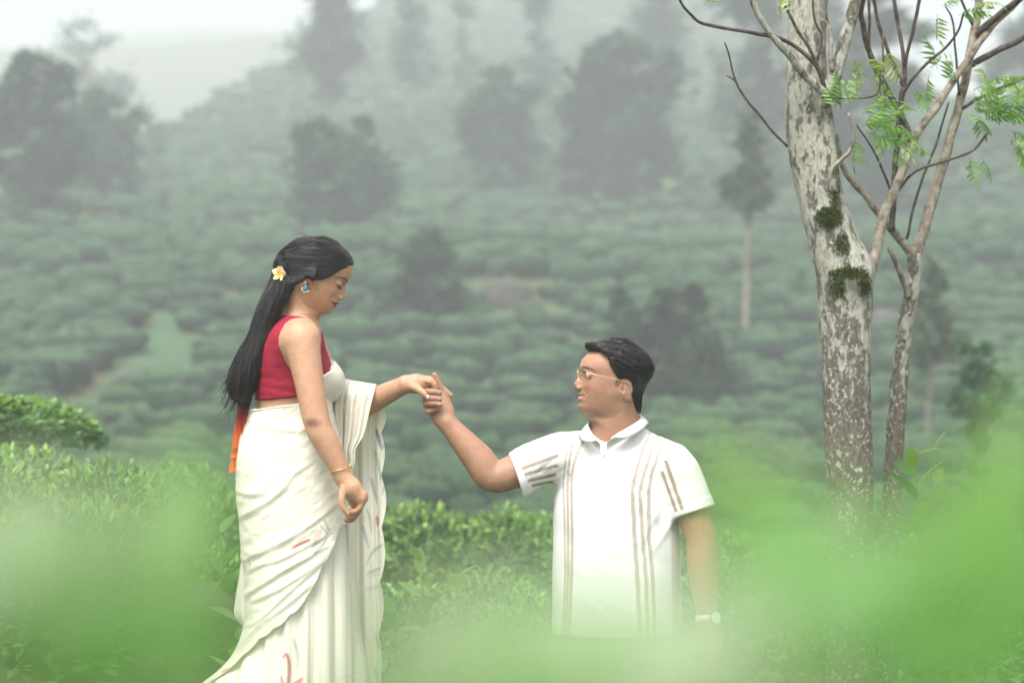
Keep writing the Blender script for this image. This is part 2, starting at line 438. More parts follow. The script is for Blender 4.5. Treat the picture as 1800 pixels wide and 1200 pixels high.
far_tree(1085, 47, 465, 735, 110, 13, 'slender pointed tree rising behind the head of the man', (.08, 1.), 'cone', leaves=2800, leaf=.24, dark=.8)
far_tree(1180, 46, 500, 740, 210, 14, 'dark shrubby tree behind the hair of the man', (.05, 1.), 'round', dark=.62, leaves=5000, leaf=.2)
far_tree(1250, 46, 590, 745, 120, 34, 'low dark shrub tree right of the head of the man', (.05, 1.), 'round', dark=.7, leaves=2400, leaf=.24)
far_tree(1310, 55, 195, 625, 118, 15, 'slim tree with a long bare pale trunk left of the big trunk', (.60, 1.), 'cone', leaves=1900, leaf=.27, trunk=.014, tint=(.055, .11, .05))
far_tree(1155, 140, -60, 235, 150, 16, 'dim tree in mist behind the largest hillside tree, cut by the top edge', (.2, 1.), 'tall', leaves=2200)
far_tree(1262, 125, 90, 300, 75, 17, 'narrow misty tree between the largest hillside tree and the big trunk', (.2, 1.), 'tall', leaves=1500)
far_tree(1345, 105, -50, 355, 190, 18, 'dark misty tree just left of the big trunk, near the top edge', (.25, 1.), 'tall', dark=.85, leaves=2800)
far_tree(1545, 95, -30, 300, 215, 19, 'dark hillside tree seen between the big trunk and the thin forked tree', (.12, 1.), 'round', dark=.75, leaves=6000, fixed=True)
far_tree(1815, 110, 15, 300, 180, 20, 'dark hillside tree at the upper right edge', (.25, 1.), 'round', dark=.85, leaves=2400, fixed=True)
far_tree(940, 128, -50, 235, 110, 31, 'dim tall tree cut by the top edge right of the middle', (.2, 1.), 'tall', leaves=1900)
far_tree(1455, 120, -60, 330, 130, 32, 'dark misty tree showing on both sides of the big trunk near the top', (.15, 1.), 'tall', dark=.8, leaves=2600)
far_tree(270, 180, 195, 330, 60, 33, 'small faint tree at the right end of the left ridge clump', (.2, 1.), 'round', leaves=800)
far_tree(1630, 41, 450, 835, 130, 21, 'slender young tree with bare pole behind the thin forked tree', (.55, 1.), 'cone', leaves=1500, leaf=.3, trunk=.010, tint=(.055, .11, .05))
far_tree(1728, 26, 620, 1010, 135, 22, 'young tree with thin pale pole at the lower right', (.52, 1.), 'umbrella', leaves=1200, leaf=.34, trunk=.008, tint=(.06, .13, .05), fixed=True)

# ------------------------------------------------------------------ the two trees beside the couple
m_bark = mat('lichen_bark', rough=.92, spec=.15); n = N(m_bark)
st_ = n.scaled((1, 1, .38)); st2 = n.scaled((1, 1, .55))
pale = n.ramp(n.noise(85, 5, .65, st2), [(.3, (.24, .23, .19)), (.55, (.37, .36, .305)), (.75, (.48, .48, .43))])
brown = n.ramp(n.noise(120, 5, .65, st_), [(.3, (.075, .062, .048)), (.7, (.185, .16, .125))])
sep = n.t.nodes.new('ShaderNodeSeparateXYZ'); n.t.links.new(n.co.outputs['Object'], sep.inputs[0])
zt_ = n.add('MapRange'); n.t.links.new(sep.outputs['Z'], zt_.inputs[0])
for i_, v_ in ((1, .95), (2, 1.45), (3, .11), (4, -.045)): zt_.inputs[i_].default_value = v_      # the foot of the trunk carries less lichen
nf = n.add('Math', Value=n.noise(30, 8, .74, st_)); nf.operation = 'ADD'; n.t.links.new(zt_.outputs[0], nf.inputs[1])
fac = n.ramp(nf.outputs[0], [(.475, (0, 0, 0)), (.54, (1, 1, 1))])
bark = n.mix(fac, pale, brown)
spk = n.ramp(n.noise(75, 4, .6), [(.56, (0, 0, 0)), (.60, (1, 1, 1))]); spb = n.ramp(n.noise(14, 3), [(.40, (0, 0, 0)), (.52, (1, 1, 1))])
bark = n.mix(n.mix(1.0, spk, spb, 'MULTIPLY'), bark, (.40, .42, .355))
lich = n.ramp(n.noise(36, 5, .65), [(.60, (0, 0, 0)), (.67, (1, 1, 1))])
bark = n.mix(n.mix(.75, (0, 0, 0), lich), bark, (.34, .40, .31))
n.color(bark)
hb_ = n.add('Math', Value=n.noise(46, 6, .7, st_)); hb_.operation = 'ADD'; n.t.links.new(fac, hb_.inputs[1]); n.bump(hb_.outputs[0], .8, .012)
m_twig = mat('dark_twig_bark', rough=.85, spec=.2); n = N(m_twig)
n.color(n.ramp(n.noise(40, 5, .65), [(.35, (.045, .036, .034)), (.6, (.12, .095, .08)), (.75, (.26, .24, .20))])); n.bump(n.noise(90, 4), .6, .004)
m_twig_pale = mat('pale_branch_bark', rough=.85, spec=.2); n = N(m_twig_pale)
n.color(n.ramp(n.noise(30, 6, .7), [(.35, (.10, .075, .055)), (.52, (.27, .235, .19)), (.72, (.44, .42, .36))])); n.bump(n.noise(70, 4), .7, .006)

TD0 = 7.75
def limb(pts, w0, w1, m, parent, off=(0., 0.), name='branch', sides=9, rough=.10, seed=1, dist=TD0):
    """branch through photograph points at the tree's distance; widths in photograph pixels"""
    k = len(pts); ds = np.linspace(off[0], off[1], k)+dist
    P = np.array([at(p[0], p[1], d) for p, d in zip(pts, ds)])
    nn = max(10, 6*k); path = catmull(P, nn); r = np.linspace(w0, w1, nn)/2/FPX*dist
    path = path+np.stack([vnoise(path, 22, seed), vnoise(path, 22, seed+1), vnoise(path, 22, seed+2)], -1)*np.minimum(r, .006)[:, None]*.5
    V, F = tube(path, r, sides, True, rough, seed)
    return link(name, mesh(name, V-np.array(parent.location), tri(F)), m, parent)
tx = at(1497, 600, TD0); tree = empty('lichen_tree', (tx.x, tx.y, float(height(tx.x, tx.y))))
tag(tree, 'thick lichen covered tree trunk with bare branches right of the man', 'tree')
# trunk
tr = [(1502, 1420, 128), (1500, 1330, 108), (1497, 1200, 92), (1496, 1050, 84), (1495, 880, 80), (1491, 780, 82), (1489, 700, 83), (1487, 600, 87), (1485, 520, 94), (1480, 470, 96), (1463, 420, 88), (1446, 360, 80), (1433, 300, 80), (1423, 250, 79), (1417, 200, 74), (1417, 100, 70), (1418, 0, 64), (1420, -140, 56), (1424, -320, 44)]
P = np.array([at(a, b, TD0) for a, b, c in tr]); path = catmull(P, 190); r = catmull(np.array([[c/2/FPX*TD0] for a, b, c in tr]), 190)[:, 0]
V, F = tube(path, r, 56, True)
T_ = V[:-2].reshape(190, 56, 3); nr = (T_-path[:, None])/r[:, None, None]
nz = .0075*fbm(T_*np.array([1, 1, .45]), 13, 3, 3)+.0028*fbm(T_*np.array([1, 1, .5]), 60, 3, 8)
def burl(px, py, dy, amp, s):
    c = np.array(at(px, py, TD0+dy)); return amp*np.exp(-(((T_-c)/s)**2).sum(-1))
nz = nz+burl(1500, 492, -.08, .020, np.array([.045, .06, .028]))+burl(1525, 470, -.04, .018, np.array([.04, .06, .06]))+burl(1462, 300, -.07, .016, np.array([.022, .05, .14]))+burl(1452, 385, -.08, .008, np.array([.04, .05, .03]))-burl(1495, 545, -.09, .006, np.array([.03, .05, .03]))
V[:-2] = (T_+nr*nz[..., None]).reshape(-1, 3)
trunk_o = link('trunk', mesh('trunk', V-np.array(tree.location), tri(F)), m_bark, tree)
BR = [([(1464, 340), (1456, 250), (1450, 175), (1471, 127), (1487, 65), (1504, 0), (1522, -80), (1530, -170)], 30, 17, m_bark, (-.055, -.02), 12),
      ([(1452, 185), (1445, 161), (1410, 126), (1387, 96), (1352, 57), (1322, 0), (1300, -70)], 17, 9, m_bark, (-.07, -.25), 9),
      ([(1452, 160), (1433, 115), (1395, 80), (1352, 63), (1314, 57), (1241, 44), (1214, 27), (1195, 0), (1185, -50)], 9, 4, m_twig, (-.07, -.35), 8),
      ([(1450, 150), (1431, 102), (1398, 46), (1375, 0), (1355, -60)], 7, 4, m_twig, (-.09, -.2), 7), ([(1437, 108), (1444, 65), (1433, 38), (1429, 0), (1436, -50)], 5, 3.5, m_twig, (-.10, -.16), 6),
      ([(1462, 125), (1458, 54), (1444, 34)], 9, 5, m_twig_pale, (-.06, -.05), 7), ([(1458, 50), (1452, 20), (1455, -10), (1460, -60)], 4, 3, m_twig, (-.05, -.05), 6),
      ([(1384, 258), (1345, 215), (1310, 172), (1293, 142), (1283, 103), (1274, 75)], 5, 2.6, m_twig, (0, -.12), 6), ([(1294, 145), (1286, 138), (1278, 134)], 3, 2, m_twig, (-.09, -.12), 6),
      ([(1530, 484), (1541, 436), (1555, 371), (1572, 337), (1586, 299), (1602, 249)], 20, 15, m_twig_pale, (.0, .12), 12),
      ([(1602, 252), (1590, 215), (1563, 165), (1529, 92), (1515, 38), (1517, 0), (1522, -70)], 12, 9, m_twig, (.12, .0), 9), ([(1601, 250), (1640, 197), (1665, 160), (1715, 85), (1745, 45), (1787, 5), (1840, -50)], 15, 11, m_twig_pale, (.12, .35), 9),
      ([(1527, 90), (1528, 50), (1527, 0), (1526, -60)], 6, 5, m_twig, (.02, -.05), 7), ([(1565, 334), (1537, 268), (1506, 219)], 5, 3, m_twig, (.08, -.06), 6), ([(1458, 340), (1462, 300), (1492, 268), (1500, 235), (1490, 200)], 9, 5, m_twig_pale, (-.06, -.14), 7),
      ([(1460, 175), (1490, 172), (1540, 166), (1548, 120)], 4, 3, m_twig, (-.05, -.1), 6), ([(1552, 60), (1553, 130), (1556, 175), (1553, 210), (1530, 243)], 4, 2.6, m_twig, (.0, -.05), 6)]
for i_, (pts, w0, w1, m_, off, sd) in enumerate(BR): limb(pts, w0, w1, m_, tree, off, 'branch', sd, .12, 20+i_*3)
# moss cushions
m_moss = mat('moss', rough=.95, spec=.1); n = N(m_moss); n.color(n.attr())
def moss(px, py, sx, sy, cnt, seed):
    r = np.random.default_rng(seed); q = r.normal(size=(cnt*3, 2)); q = q[(q**2).sum(1) < 3][:cnt]
    S = T_.reshape(-1, 3)+0; S = V[:-2]
    spx = 900+S[:, 0]*FPX/(S[:, 1]+CAMD); spy = 600-(S[:, 2]-CAMZ)*FPX/(S[:, 1]+CAMD); fr = S[:, 1] < TD0-CAMD+.02
    parts = []; cols = []
    for a, b in q:
        i = np.argmin((spx-px-a*sx)**2+(spy-py-b*sy)**2+1e5*~fr); c = S[i]+r.uniform(-.006, .006, 3)*np.array([1, .3, 1]); o_ = np.array([r.normal()*.3, -1, .35+r.normal()*.4]); o_ /= np.linalg.norm(o_)
        L = r.uniform(.006, .016); sd = np.cross(o_, r.normal(size=3)); sd /= np.linalg.norm(sd)+1e-9
        parts.append((np.array([c-o_*.003-sd*.0024, c-o_*.003+sd*.0024, c+o_*L+np.array([0, 0, -.3*L])]), np.array([[0, 1, 2]])))
        cols += [np.array([.105, .145, .022])*r.uniform(.55, 1.6)]*3
    W_, G_ = join(parts); o = link('moss', mesh('moss', W_-np.array(tree.location), G_, np.array(cols), False), m_moss, tree); o['kind'] = 'stuff'
moss(1457, 382, 14, 11, 1500, 1); moss(1492, 480, 20, 6, 1300, 2); moss(1471, 505, 8, 12, 500, 3); moss(1521, 500, 6, 14, 450, 4); moss(1466, 345, 5, 22, 350, 5); moss(1480, 430, 8, 12, 300, 6)

thin = empty('forked_tree', tuple(at(1562, 600, 7.95))); thin.location.z = float(height(thin.location.x, thin.location.y))
tag(thin, 'thin pale forked tree rising just right of the thick lichen trunk', 'tree')
TD0_, TD0 = TD0, 7.95
limb([(1556, 1420), (1560, 1200), (1564, 1000), (1567, 880), (1570, 820), (1577, 720), (1582, 650), (1590, 580), (1602, 520), (1607, 480), (1606, 446)], 38, 24, m_bark, thin, (0, 0), 'trunk', 22, .10, 90, dist=7.95)
BR = [([(1606, 450), (1570, 408), (1547, 379), (1519, 342), (1485, 300), (1468, 236)], 16, 8, m_twig_pale, (0, -.1), 9), ([(1606, 455), (1615, 430), (1629, 383), (1652, 307), (1675, 226), (1690, 169), (1709, 77), (1720, 0), (1726, -80)], 22, 13, m_twig_pale, (0, .1), 11),
      ([(1595, 522), (1590, 500), (1581, 476), (1563, 436)], 12, 8, m_twig_pale, (-.02, -.08), 8), ([(1568, 408), (1571, 326), (1583, 192), (1590, 153)], 11, 10, m_twig, (-.05, -.1), 8), ([(1590, 155), (1590, 115), (1579, 50), (1571, 0), (1567, -50)], 8, 6, m_twig, (-.1, -.12), 7),
      ([(1589, 130), (1594, 96), (1606, 50), (1617, 0), (1626, -50)], 7, 6, m_twig, (-.1, -.2), 7), ([(1588, 155), (1556, 77), (1535, 0), (1524, -60)], 7, 6, m_twig, (-.1, -.15), 7), ([(1590, 160), (1621, 119), (1659, 88), (1682, 58), (1694, 23)], 6.5, 3.5, m_twig, (-.1, -.25), 7),
      ([(1594, 420), (1613, 337), (1640, 268), (1657, 215), (1668, 180)], 5, 3.5, m_twig, (0, -.12), 6), ([(1579, 334), (1613, 299), (1659, 284), (1709, 265), (1736, 234)], 5, 5, m_twig, (-.04, -.2), 7), ([(1692, 190), (1736, 165), (1800, 138), (1850, 120)], 7, 5, m_twig, (.05, -.12), 7),
      ([(1706, 116), (1747, 92), (1800, 66), (1850, 30)], 12, 9, m_twig, (.08, .0), 8), ([(1712, 66), (1755, 27), (1790, 0), (1830, -40)], 13, 11, m_twig, (.08, -.1), 8), ([(1686, 167), (1680, 96), (1675, 38), (1662, 12)], 4.5, 3, m_twig, (.05, -.1), 6), ([(1712, 50), (1698, 22), (1690, 0)], 6, 4, m_twig, (.08, .0), 6)]
for i_, (pts, w0, w1, m_, off, sd) in enumerate(BR): limb(pts, w0, w1, m_, thin, off, 'branch', sd, .12, 120+i_*3, dist=7.95)

# pinnate leaves
m_leaf = leaf_mat('fresh_leaf', .45, .45)
def blade(L, W, fold=.25, droop=.25, k=5):
    """pointed leaf blade along +x, folded on the midrib"""
    t = np.linspace(0, 1, k); w = W*np.sin(np.pi*t**.8)**.9*(1-t*.15); z = -droop*L*t**2
    V = []; F = []
    for i in range(k): V += [(L*t[i], w[i], z[i]+fold*w[i]), (L*t[i], 0, z[i]), (L*t[i], -w[i], z[i]+fold*w[i])]
    for i in range(k-1):
        a = 3*i; F += [(a, a+3, a+4, a+1), (a+1, a+4, a+5, a+2)]
    return np.array(V), np.array(F)
def pinnate(seed, col):
    r = np.random.default_rng(seed); L = 1.0; parts = []; cols = []
    rp = np.array([(0, 0, 0), (.4, .03, .03), (.75, .0, -.02), (1., -.04, -.14)]); path = catmull(rp, 8); v, f = tube(path, np.linspace(.012, .006, 8), 4, False); parts.append((v, tri(f))); cols.append(np.repeat(np.array([col])*.8, len(v), 0))
    for i in range(6):
        t = .28+.72*i/5; p = path[int(t*7)]
        for s in ((-1, 1) if i < 5 else (0,)):
            bv, bf = blade(r.uniform(.30, .42), r.uniform(.050, .070), .3, r.uniform(.3, .8), 5)
            ang = s*r.uniform(.8, 1.15); c, q = math.cos(ang), math.sin(ang); tz = r.uniform(-.5, .05)
            bv = np.stack([bv[:, 0]*c-bv[:, 1]*q, bv[:, 0]*q+bv[:, 1]*c, bv[:, 2]+tz*bv[:, 0]], -1)+p
            parts.append((bv, tri(bf))); cols.append(np.repeat(np.array([col])*r.uniform(.75, 1.3), len(bv), 0))
    V, F = join(parts); me = mesh('leaf', V, F, np.vstack(cols)); me.materials.append(m_leaf); return me
LV = [pinnate(k, c) for k, c in ((1, (.24, .40, .13)), (2, (.32, .47, .17)), (3, (.19, .35, .13)), (4, (.42, .48, .20)))]
rl = np.random.default_rng(5)
def spray(owner, px, py, sx, sy, cnt, hue, base, dist, size=.082):
    for k in range(int(cnt*1.0+.5)):
        o = link('leaf', LV[hue if rl.random() < .7 else rl.integers(0, 3)], None, owner)
        a, b = px+rl.normal()*sx, py+rl.normal()*sy; p = at(a, b, dist+rl.normal()*.06)
        v = p-at(base[0], base[1], dist); ang = math.atan2(v.z, v.x)+rl.normal()*.5
        o.location = p-owner.location
        o.rotation_euler = (rl.normal()*.5-.3, -ang*.6+rl.normal()*.25, rl.normal()*.5 if abs(ang) < 1.6 else math.pi+rl.normal()*.5)
        s = size*rl.uniform(.75, 1.2); o.scale = (s, s, s)
for a in [(tree, 1480, 190, 12, 8, 4, 0, (1500, 215), 7.62), (tree, 1528, 188, 16, 6, 5, 1, (1505, 215), 7.66), (tree, 1540, 218, 20, 8, 7, 0, (1505, 232), 7.62), (tree, 1565, 222, 12, 8, 4, 1, (1540, 225), 7.66), (tree, 1560, 258, 12, 8, 4, 1, (1545, 245), 7.68),
          (tree, 1525, 240, 12, 8, 4, 0, (1510, 230), 7.6), (tree, 1520, 98, 12, 4, 3, 3, (1555, 95), 7.7), (tree, 1565, 96, 12, 4, 3, 3, (1555, 90), 7.7), (tree, 1378, 42, 3, 6, 1, 3, (1385, 40), 7.5), (tree, 1222, 8, 14, 3, 2, 3, (1214, 20), 7.45)]: spray(*a)
for a in [(thin, 1668, 16, 14, 10, 6, 3, (1665, 20), 7.85), (thin, 1700, 12, 10, 8, 3, 3, (1690, 10), 7.9), (thin, 1605, 160, 5, 6, 2, 0, (1592, 155), 7.85), (thin, 1640, 125, 10, 8, 3, 0, (1660, 120), 7.85), (thin, 1668, 140, 10, 8, 3, 0, (1690, 160), 7.9),
          (thin, 1722, 160, 14, 9, 5, 1, (1700, 165), 7.86), (thin, 1765, 150, 16, 10, 6, 1, (1740, 160), 7.86), (thin, 1712, 196, 10, 8, 5, 2, (1695, 190), 7.88), (thin, 1745, 205, 18, 9, 8, 0, (1738, 230), 7.8), (thin, 1785, 190, 14, 10, 6, 0, (1750, 200), 7.8), (thin, 1775, 232, 18, 9, 6, 1, (1738, 232), 7.78), (thin, 1790, 262, 8, 8, 3, 0, (1750, 240), 7.78), (thin, 1722, 280, 10, 6, 2, 2, (1730, 250), 7.8)]: spray(*a)

# ------------------------------------------------------------------ implicit-surface modelling
def smin(a, b, k):
    h = np.clip(.5+.5*(b-a)/k, 0, 1); return b*(1-h)+a*h-k*h*(1-h)
def smax(a, b, k): return -smin(-a, -b, k)
def ell(P, c, r, R=None):
    Q = P-np.asarray(c, P.dtype)
    if R is not None: Q = Q@np.asarray(R, P.dtype)
    Q = Q/np.asarray(r, P.dtype); k0 = np.sqrt(np.einsum('ij,ij->i', Q, Q))
    Q = Q/np.asarray(r, P.dtype); k1 = np.sqrt(np.einsum('ij,ij->i', Q, Q))+1e-9
    return k0*(k0-1)/k1
def cone(P, a, b, ra, rb):
    a = np.asarray(a, P.dtype); d = np.asarray(b, P.dtype)-a
    Q = P-a; t = Q@d; t /= d@d+1e-12; np.clip(t, 0, 1, out=t)
    Q -= t[:, None]*d
    return np.sqrt(np.einsum('ij,ij->i', Q, Q))-(ra+(rb-ra)*t)
def chain(P, pts, rads, k=.008):
    r = None
    for i in range(len(pts)-1):
        c = cone(P, pts[i], pts[i+1], rads[i], rads[i+1])
        r = c if r is None else smin(r, c, k)
    return r
def curve_chain(P, pts, rads, n=8, k=0):
    Q = catmull(np.array([tuple(p) for p in pts], float), n); R = catmull(np.array(rads, float)[:, None], n)[:, 0]
    rm = R.max()
    def f(p):
        r = None
        for i in range(n-1):
            c = cone(p, Q[i], Q[i+1], float(R[i]), float(R[i+1])); r = c if r is None else np.minimum(r, c)
        return r
    return near(P, f, Q.min(0)-rm, Q.max(0)+rm, .06)
def near(P, f, lo, hi, m=.035):
    """f evaluated only close to its bounds; further off the distance to the bounds stands in"""
    lo = np.asarray(lo, P.dtype); hi = np.asarray(hi, P.dtype)
    q = np.maximum(np.maximum(lo-P, P-hi), 0); d = np.sqrt((q*q).sum(1))+.004
    k = d < m
    if k.any(): d[k] = f(P[k])
    return d
def table(pts, sig, lo=None, hi=None, n=900):
    """smoothed piecewise-linear table as a fast lookup"""
    A = np.array(sorted(pts), float); x = np.linspace(A[0, 0], A[-1, 0], n); y = np.interp(x, A[:, 0], A[:, 1])
    k = max(1, int(3*sig/(x[1]-x[0]))); g = np.exp(-.5*(np.arange(-k, k+1)*(x[1]-x[0])/sig)**2); g /= g.sum()
    yp = np.concatenate([np.full(k, y[0]), y, np.full(k, y[-1])]) if k < n else y
    y2 = np.convolve(yp, g, 'valid')
    return lambda v: np.interp(v, x, y2)
def rotm(axis, deg):
    return np.array(Matrix.Rotation(math.radians(deg), 3, axis))

def isosurface(f, lo, hi, h, proj=2, disp=None):
    """surface nets of f = 0 inside the box lo..hi at cell size h; only blocks near the surface are sampled"""
    lo = np.asarray(lo, float); B = 6
    nb = np.ceil((np.asarray(hi, float)-lo)/(h*B)).astype(int); n = nb*B
    ci = np.stack(np.meshgrid(*[np.arange(k) for k in nb], indexing='ij'), -1).reshape(-1, 3)
    cv = f(lo+(ci+.5)*h*B)
    G = np.repeat(np.repeat(np.repeat(cv.reshape(nb), B, 0), B, 1), B, 2).astype(np.float32)
    G = np.where(G > 0, np.float32(1), np.float32(-1))*np.maximum(np.abs(G), h*.5)
    act = ci[np.abs(cv) < h*B*1.15]
    loc = np.stack(np.meshgrid(*[np.arange(B)]*3, indexing='ij'), -1).reshape(-1, 3)
    for s in range(0, len(act), 1500):
        idx = (act[s:s+1500, None, :]*B+loc[None]).reshape(-1, 3)
        G[idx[:, 0], idx[:, 1], idx[:, 2]] = f((lo+idx*h).astype(np.float32))
    S = G < 0
    c = np.zeros(tuple(n-1), np.int8)
    cs = [(a, b, d) for a in (0, 1) for b in (0, 1) for d in (0, 1)]
    sl = lambda o: tuple(slice(o[i], n[i]-1+o[i]) for i in range(3))
    for o in cs: c += S[sl(o)]
    A = np.argwhere((c > 0) & (c < 8))
    idm = np.full(tuple(n-1), -1, np.int32); idm[A[:, 0], A[:, 1], A[:, 2]] = np.arange(len(A))
    acc = np.zeros((len(A), 3)); cnt = np.zeros(len(A))
    for o1 in cs:
        for ax in range(3):
            if o1[ax]: continue
            o2 = list(o1); o2[ax] = 1
            i1 = A+np.array(o1); i2 = A+np.array(o2)
            v1 = G[i1[:, 0], i1[:, 1], i1[:, 2]]; v2 = G[i2[:, 0], i2[:, 1], i2[:, 2]]
            m = (v1 < 0) != (v2 < 0)
            t = np.where(m, v1/(v1-v2+1e-20), 0)
            p = np.array(o1, float)+t[:, None]*(np.eye(3)[ax])
            acc[m] += p[m]; cnt[m] += 1
    V = lo+(A+acc/np.maximum(cnt, 1)[:, None])*h
    F = []
    for ax in range(3):
        b, d = (ax+1) % 3, (ax+2) % 3
        s1 = [slice(0, n[i]-1) if i == ax else slice(1, n[i]-1) for i in range(3)]
        s2 = list(s1); s2[ax] = slice(1, n[ax])
        E = np.argwhere(S[tuple(s1)] != S[tuple(s2)])
        if not len(E): continue
        off = np.ones(3, int); off[ax] = 0; E = E+off
        inside = S[E[:, 0], E[:, 1], E[:, 2]]
        eb = np.eye(3, dtype=int)[b]; ed = np.eye(3, dtype=int)[d]
        q = [E-eb-ed, E-ed, E, E-eb]
        ids = np.stack([idm[x[:, 0], x[:, 1], x[:, 2]] for x in q], -1)
        F.append(np.where(inside[:, None], ids, ids[:, ::-1]))
    F = np.vstack(F); F = F[(F >= 0).all(1)]
    for _ in range(proj):
        e = h*.35; v = f(V)
        g = np.stack([f(V+np.eye(3)[i]*e)-v for i in range(3)], -1)/e
        st = (v/np.maximum((g*g).sum(1), .15))[:, None]*g
        V = V-np.clip(st, -h, h)
    if disp is not None:
        V = V+(g/(np.linalg.norm(g, axis=1)[:, None]+1e-9))*disp(V)[:, None]
    return V, F

def clip_box(f, lo, hi):
    return f

# ------------------------------------------------------------------ a head, in millimetres: x forward, y to its left, z up, origin between the ears
class Head:
    def __init__(s, P0, P1, W, XB, scale, origin, pitch, yaw, roll=0.0, eye=(31, 17), lips=True, open_eye=True, female=True):
        s.P0, s.P1, s.W, s.XB = [np.array(a, float) for a in (P0, P1, W, XB)]
        s.t0, s.t1, s.tw, s.tb = table(P0, 1.5), table(P1, 5), table(W, 7), table(XB, 7)
        s.scale = scale/1000.; s.o = np.asarray(origin, float); s.eye = eye; s.female = female
        # columns: head axes in the world
        R = np.array(Matrix.Rotation(math.radians(yaw), 3, 'Z') @ Matrix.Rotation(math.radians(pitch), 3, 'Y') @ Matrix.Rotation(math.radians(roll), 3, 'X'))
        s.R = R
    def local(s, P): return ((P-s.o.astype(P.dtype))@s.R.astype(P.dtype))/P.dtype.type(s.scale)
    def world(s, Q): return s.o+(np.asarray(Q, float)*s.scale)@s.R.T
    def it(s, T, z): return np.interp(z, T[:, 0], T[:, 1])
    def f(s, P):
        c = s.world((0, 0, 18)); r = 170*s.scale
        return near(P, s.f0, c-r, c+r)
    def f0(s, P):
        Q = s.local(P); x, y, z = Q.T; ay = np.abs(y)
        p0 = s.t0(z); p1 = s.t1(z)
        # how wide each feature of the middle line is
        wz = np.interp(z, [-80, -58, -50, -40, -29, -24, -14, -6, 4, 16, 26, 40, 60], [30, 24, 24, 25, 22, 15, 13, 11, 9, 8, 12, 40, 60])
        pw = np.interp(z, [-50, -26, -20, 20, 34], [2.4, 2.2, 2.0, 2.0, 2.0])
        g = np.exp(-(ay/wz)**pw)
        disp = (p0-p1)*g
        ey, ez = s.eye
        disp = disp-7.5*np.exp(-((ay-ey)/16)**2-((z-ez)/9.5)**2)
        disp = disp+3.5*np.exp(-((ay-40)/16)**2-((z+9)/13)**2)             # cheekbone
        disp = disp+2.5*np.exp(-((ay-27)/17)**2-((z-ez-15)/6)**2)         # brow
        disp = disp-2.6*np.exp(-((ay-27-(-20-z)*.35)/4.2)**2)*np.exp(-((z+27)/10)**2)  # smile fold
        disp = disp-2.2*np.exp(-((ay-26)/5)**2-((z+39)/5)**2)             # mouth corner
        mouth = np.interp(ay, [0, 24, 30], [-40.5, -38.5, -37])
        disp = disp-2.4*np.exp(-((z-mouth)/1.7)**2)*(ay < 27)
        front = smooth(20, 60, x)
        x = x-disp*front
        W = s.tw(z)*(1-.26*smooth(35, -25, x)*smooth(-8, -45, z)); xb = s.tb(z); xc = .5*xb+.5*np.minimum(p1, 40)*.6
        A = np.where(x > xc, p1-xc, xc-xb); A = np.maximum(A, 4); W = np.maximum(W, 4)
        pe = np.where(x > xc, 2.45, 2.1)
        k = ((np.abs(x-xc)/A)**pe+(ay/W)**pe)**(1/pe)
        d = (k-1)*np.minimum(np.maximum(.5*(p1-xb), 4), W)*.9
        ztop, zbot = s.W[-1, 0], s.W[0, 0]
        d = smax(d, z-ztop, 10); d = smax(d, zbot-z, 8)
        # eyelids, nostril wings, ear
        Qm = np.stack([Q[:, 0], ay, Q[:, 2]], -1)
        d = smin(d, ell(Qm, (s.it(s.P1, ez)-15.0, ey, ez-.5), (12.4, 14.5, 11.5)), 5.0)
        zn = -17.5
        d = smin(d, ell(Qm, (s.it(s.P0, -21)-3.5, 12.0, zn), (8.5, 5.6, 6.2)), 4.0)
        d = smax(d, -ell(Qm, (s.it(s.P0, -21)+1.5, 6.8, zn-6.5), (4.6, 2.6, 3.8)), 1.5)
        er = rotm('Y', 12)@rotm('Z', 24)
        eo = ell(Qm, (-9, 68, 0), (17, 5.0, 30), er)
        ei = ell(Qm, (-6, 74.5, 5), (10.5, 5.5, 19), er)
        ec = ell(Qm, (1, 74, -8), (6, 6, 8), er)
        ear = smax(smax(eo, -ei, 3.0), -ec, 2.5)
        ear = smin(ear, ell(Qm, (-7, 69.5, 3), (5, 4, 15), er), 3.5)
        ear = smin(ear, ell(Qm, (4, 67, -9), (3.5, 4, 5)), 3)
        d = smin(d, ear, 3.5)
        return d*s.scale

def mix_col(c, w, col):
    w = np.clip(w, 0, 1)[:, None]; return c*(1-w)+np.array(col)[None]*w

def ribbon_strands(paths, r, sides=3):
    parts = []
    for p in paths:
        n_ = len(p); rr = r*np.interp(np.linspace(0, 1, n_), [0, .15, .8, 1], [.5, 1, .8, .15])
        parts.append(tube(p, rr, sides, False))
    return tjoin(parts)
def project(f, P, off, it=4):
    for _ in range(it):
        e = .002; v = f(P)-off; g = np.stack([f(P+np.eye(3)[i]*e)-f(P-np.eye(3)[i]*e) for i in range(3)], -1)/(2*e)
        P = P-(v/np.maximum((g*g).sum(1), .2))[:, None]*g
    return P
def pxz(V):
    """photograph row and column at the couple's distance, handy for laying out a print on cloth"""
    return V[:, 0]*620+900, 600-(V[:, 2]-CAMZ)*620

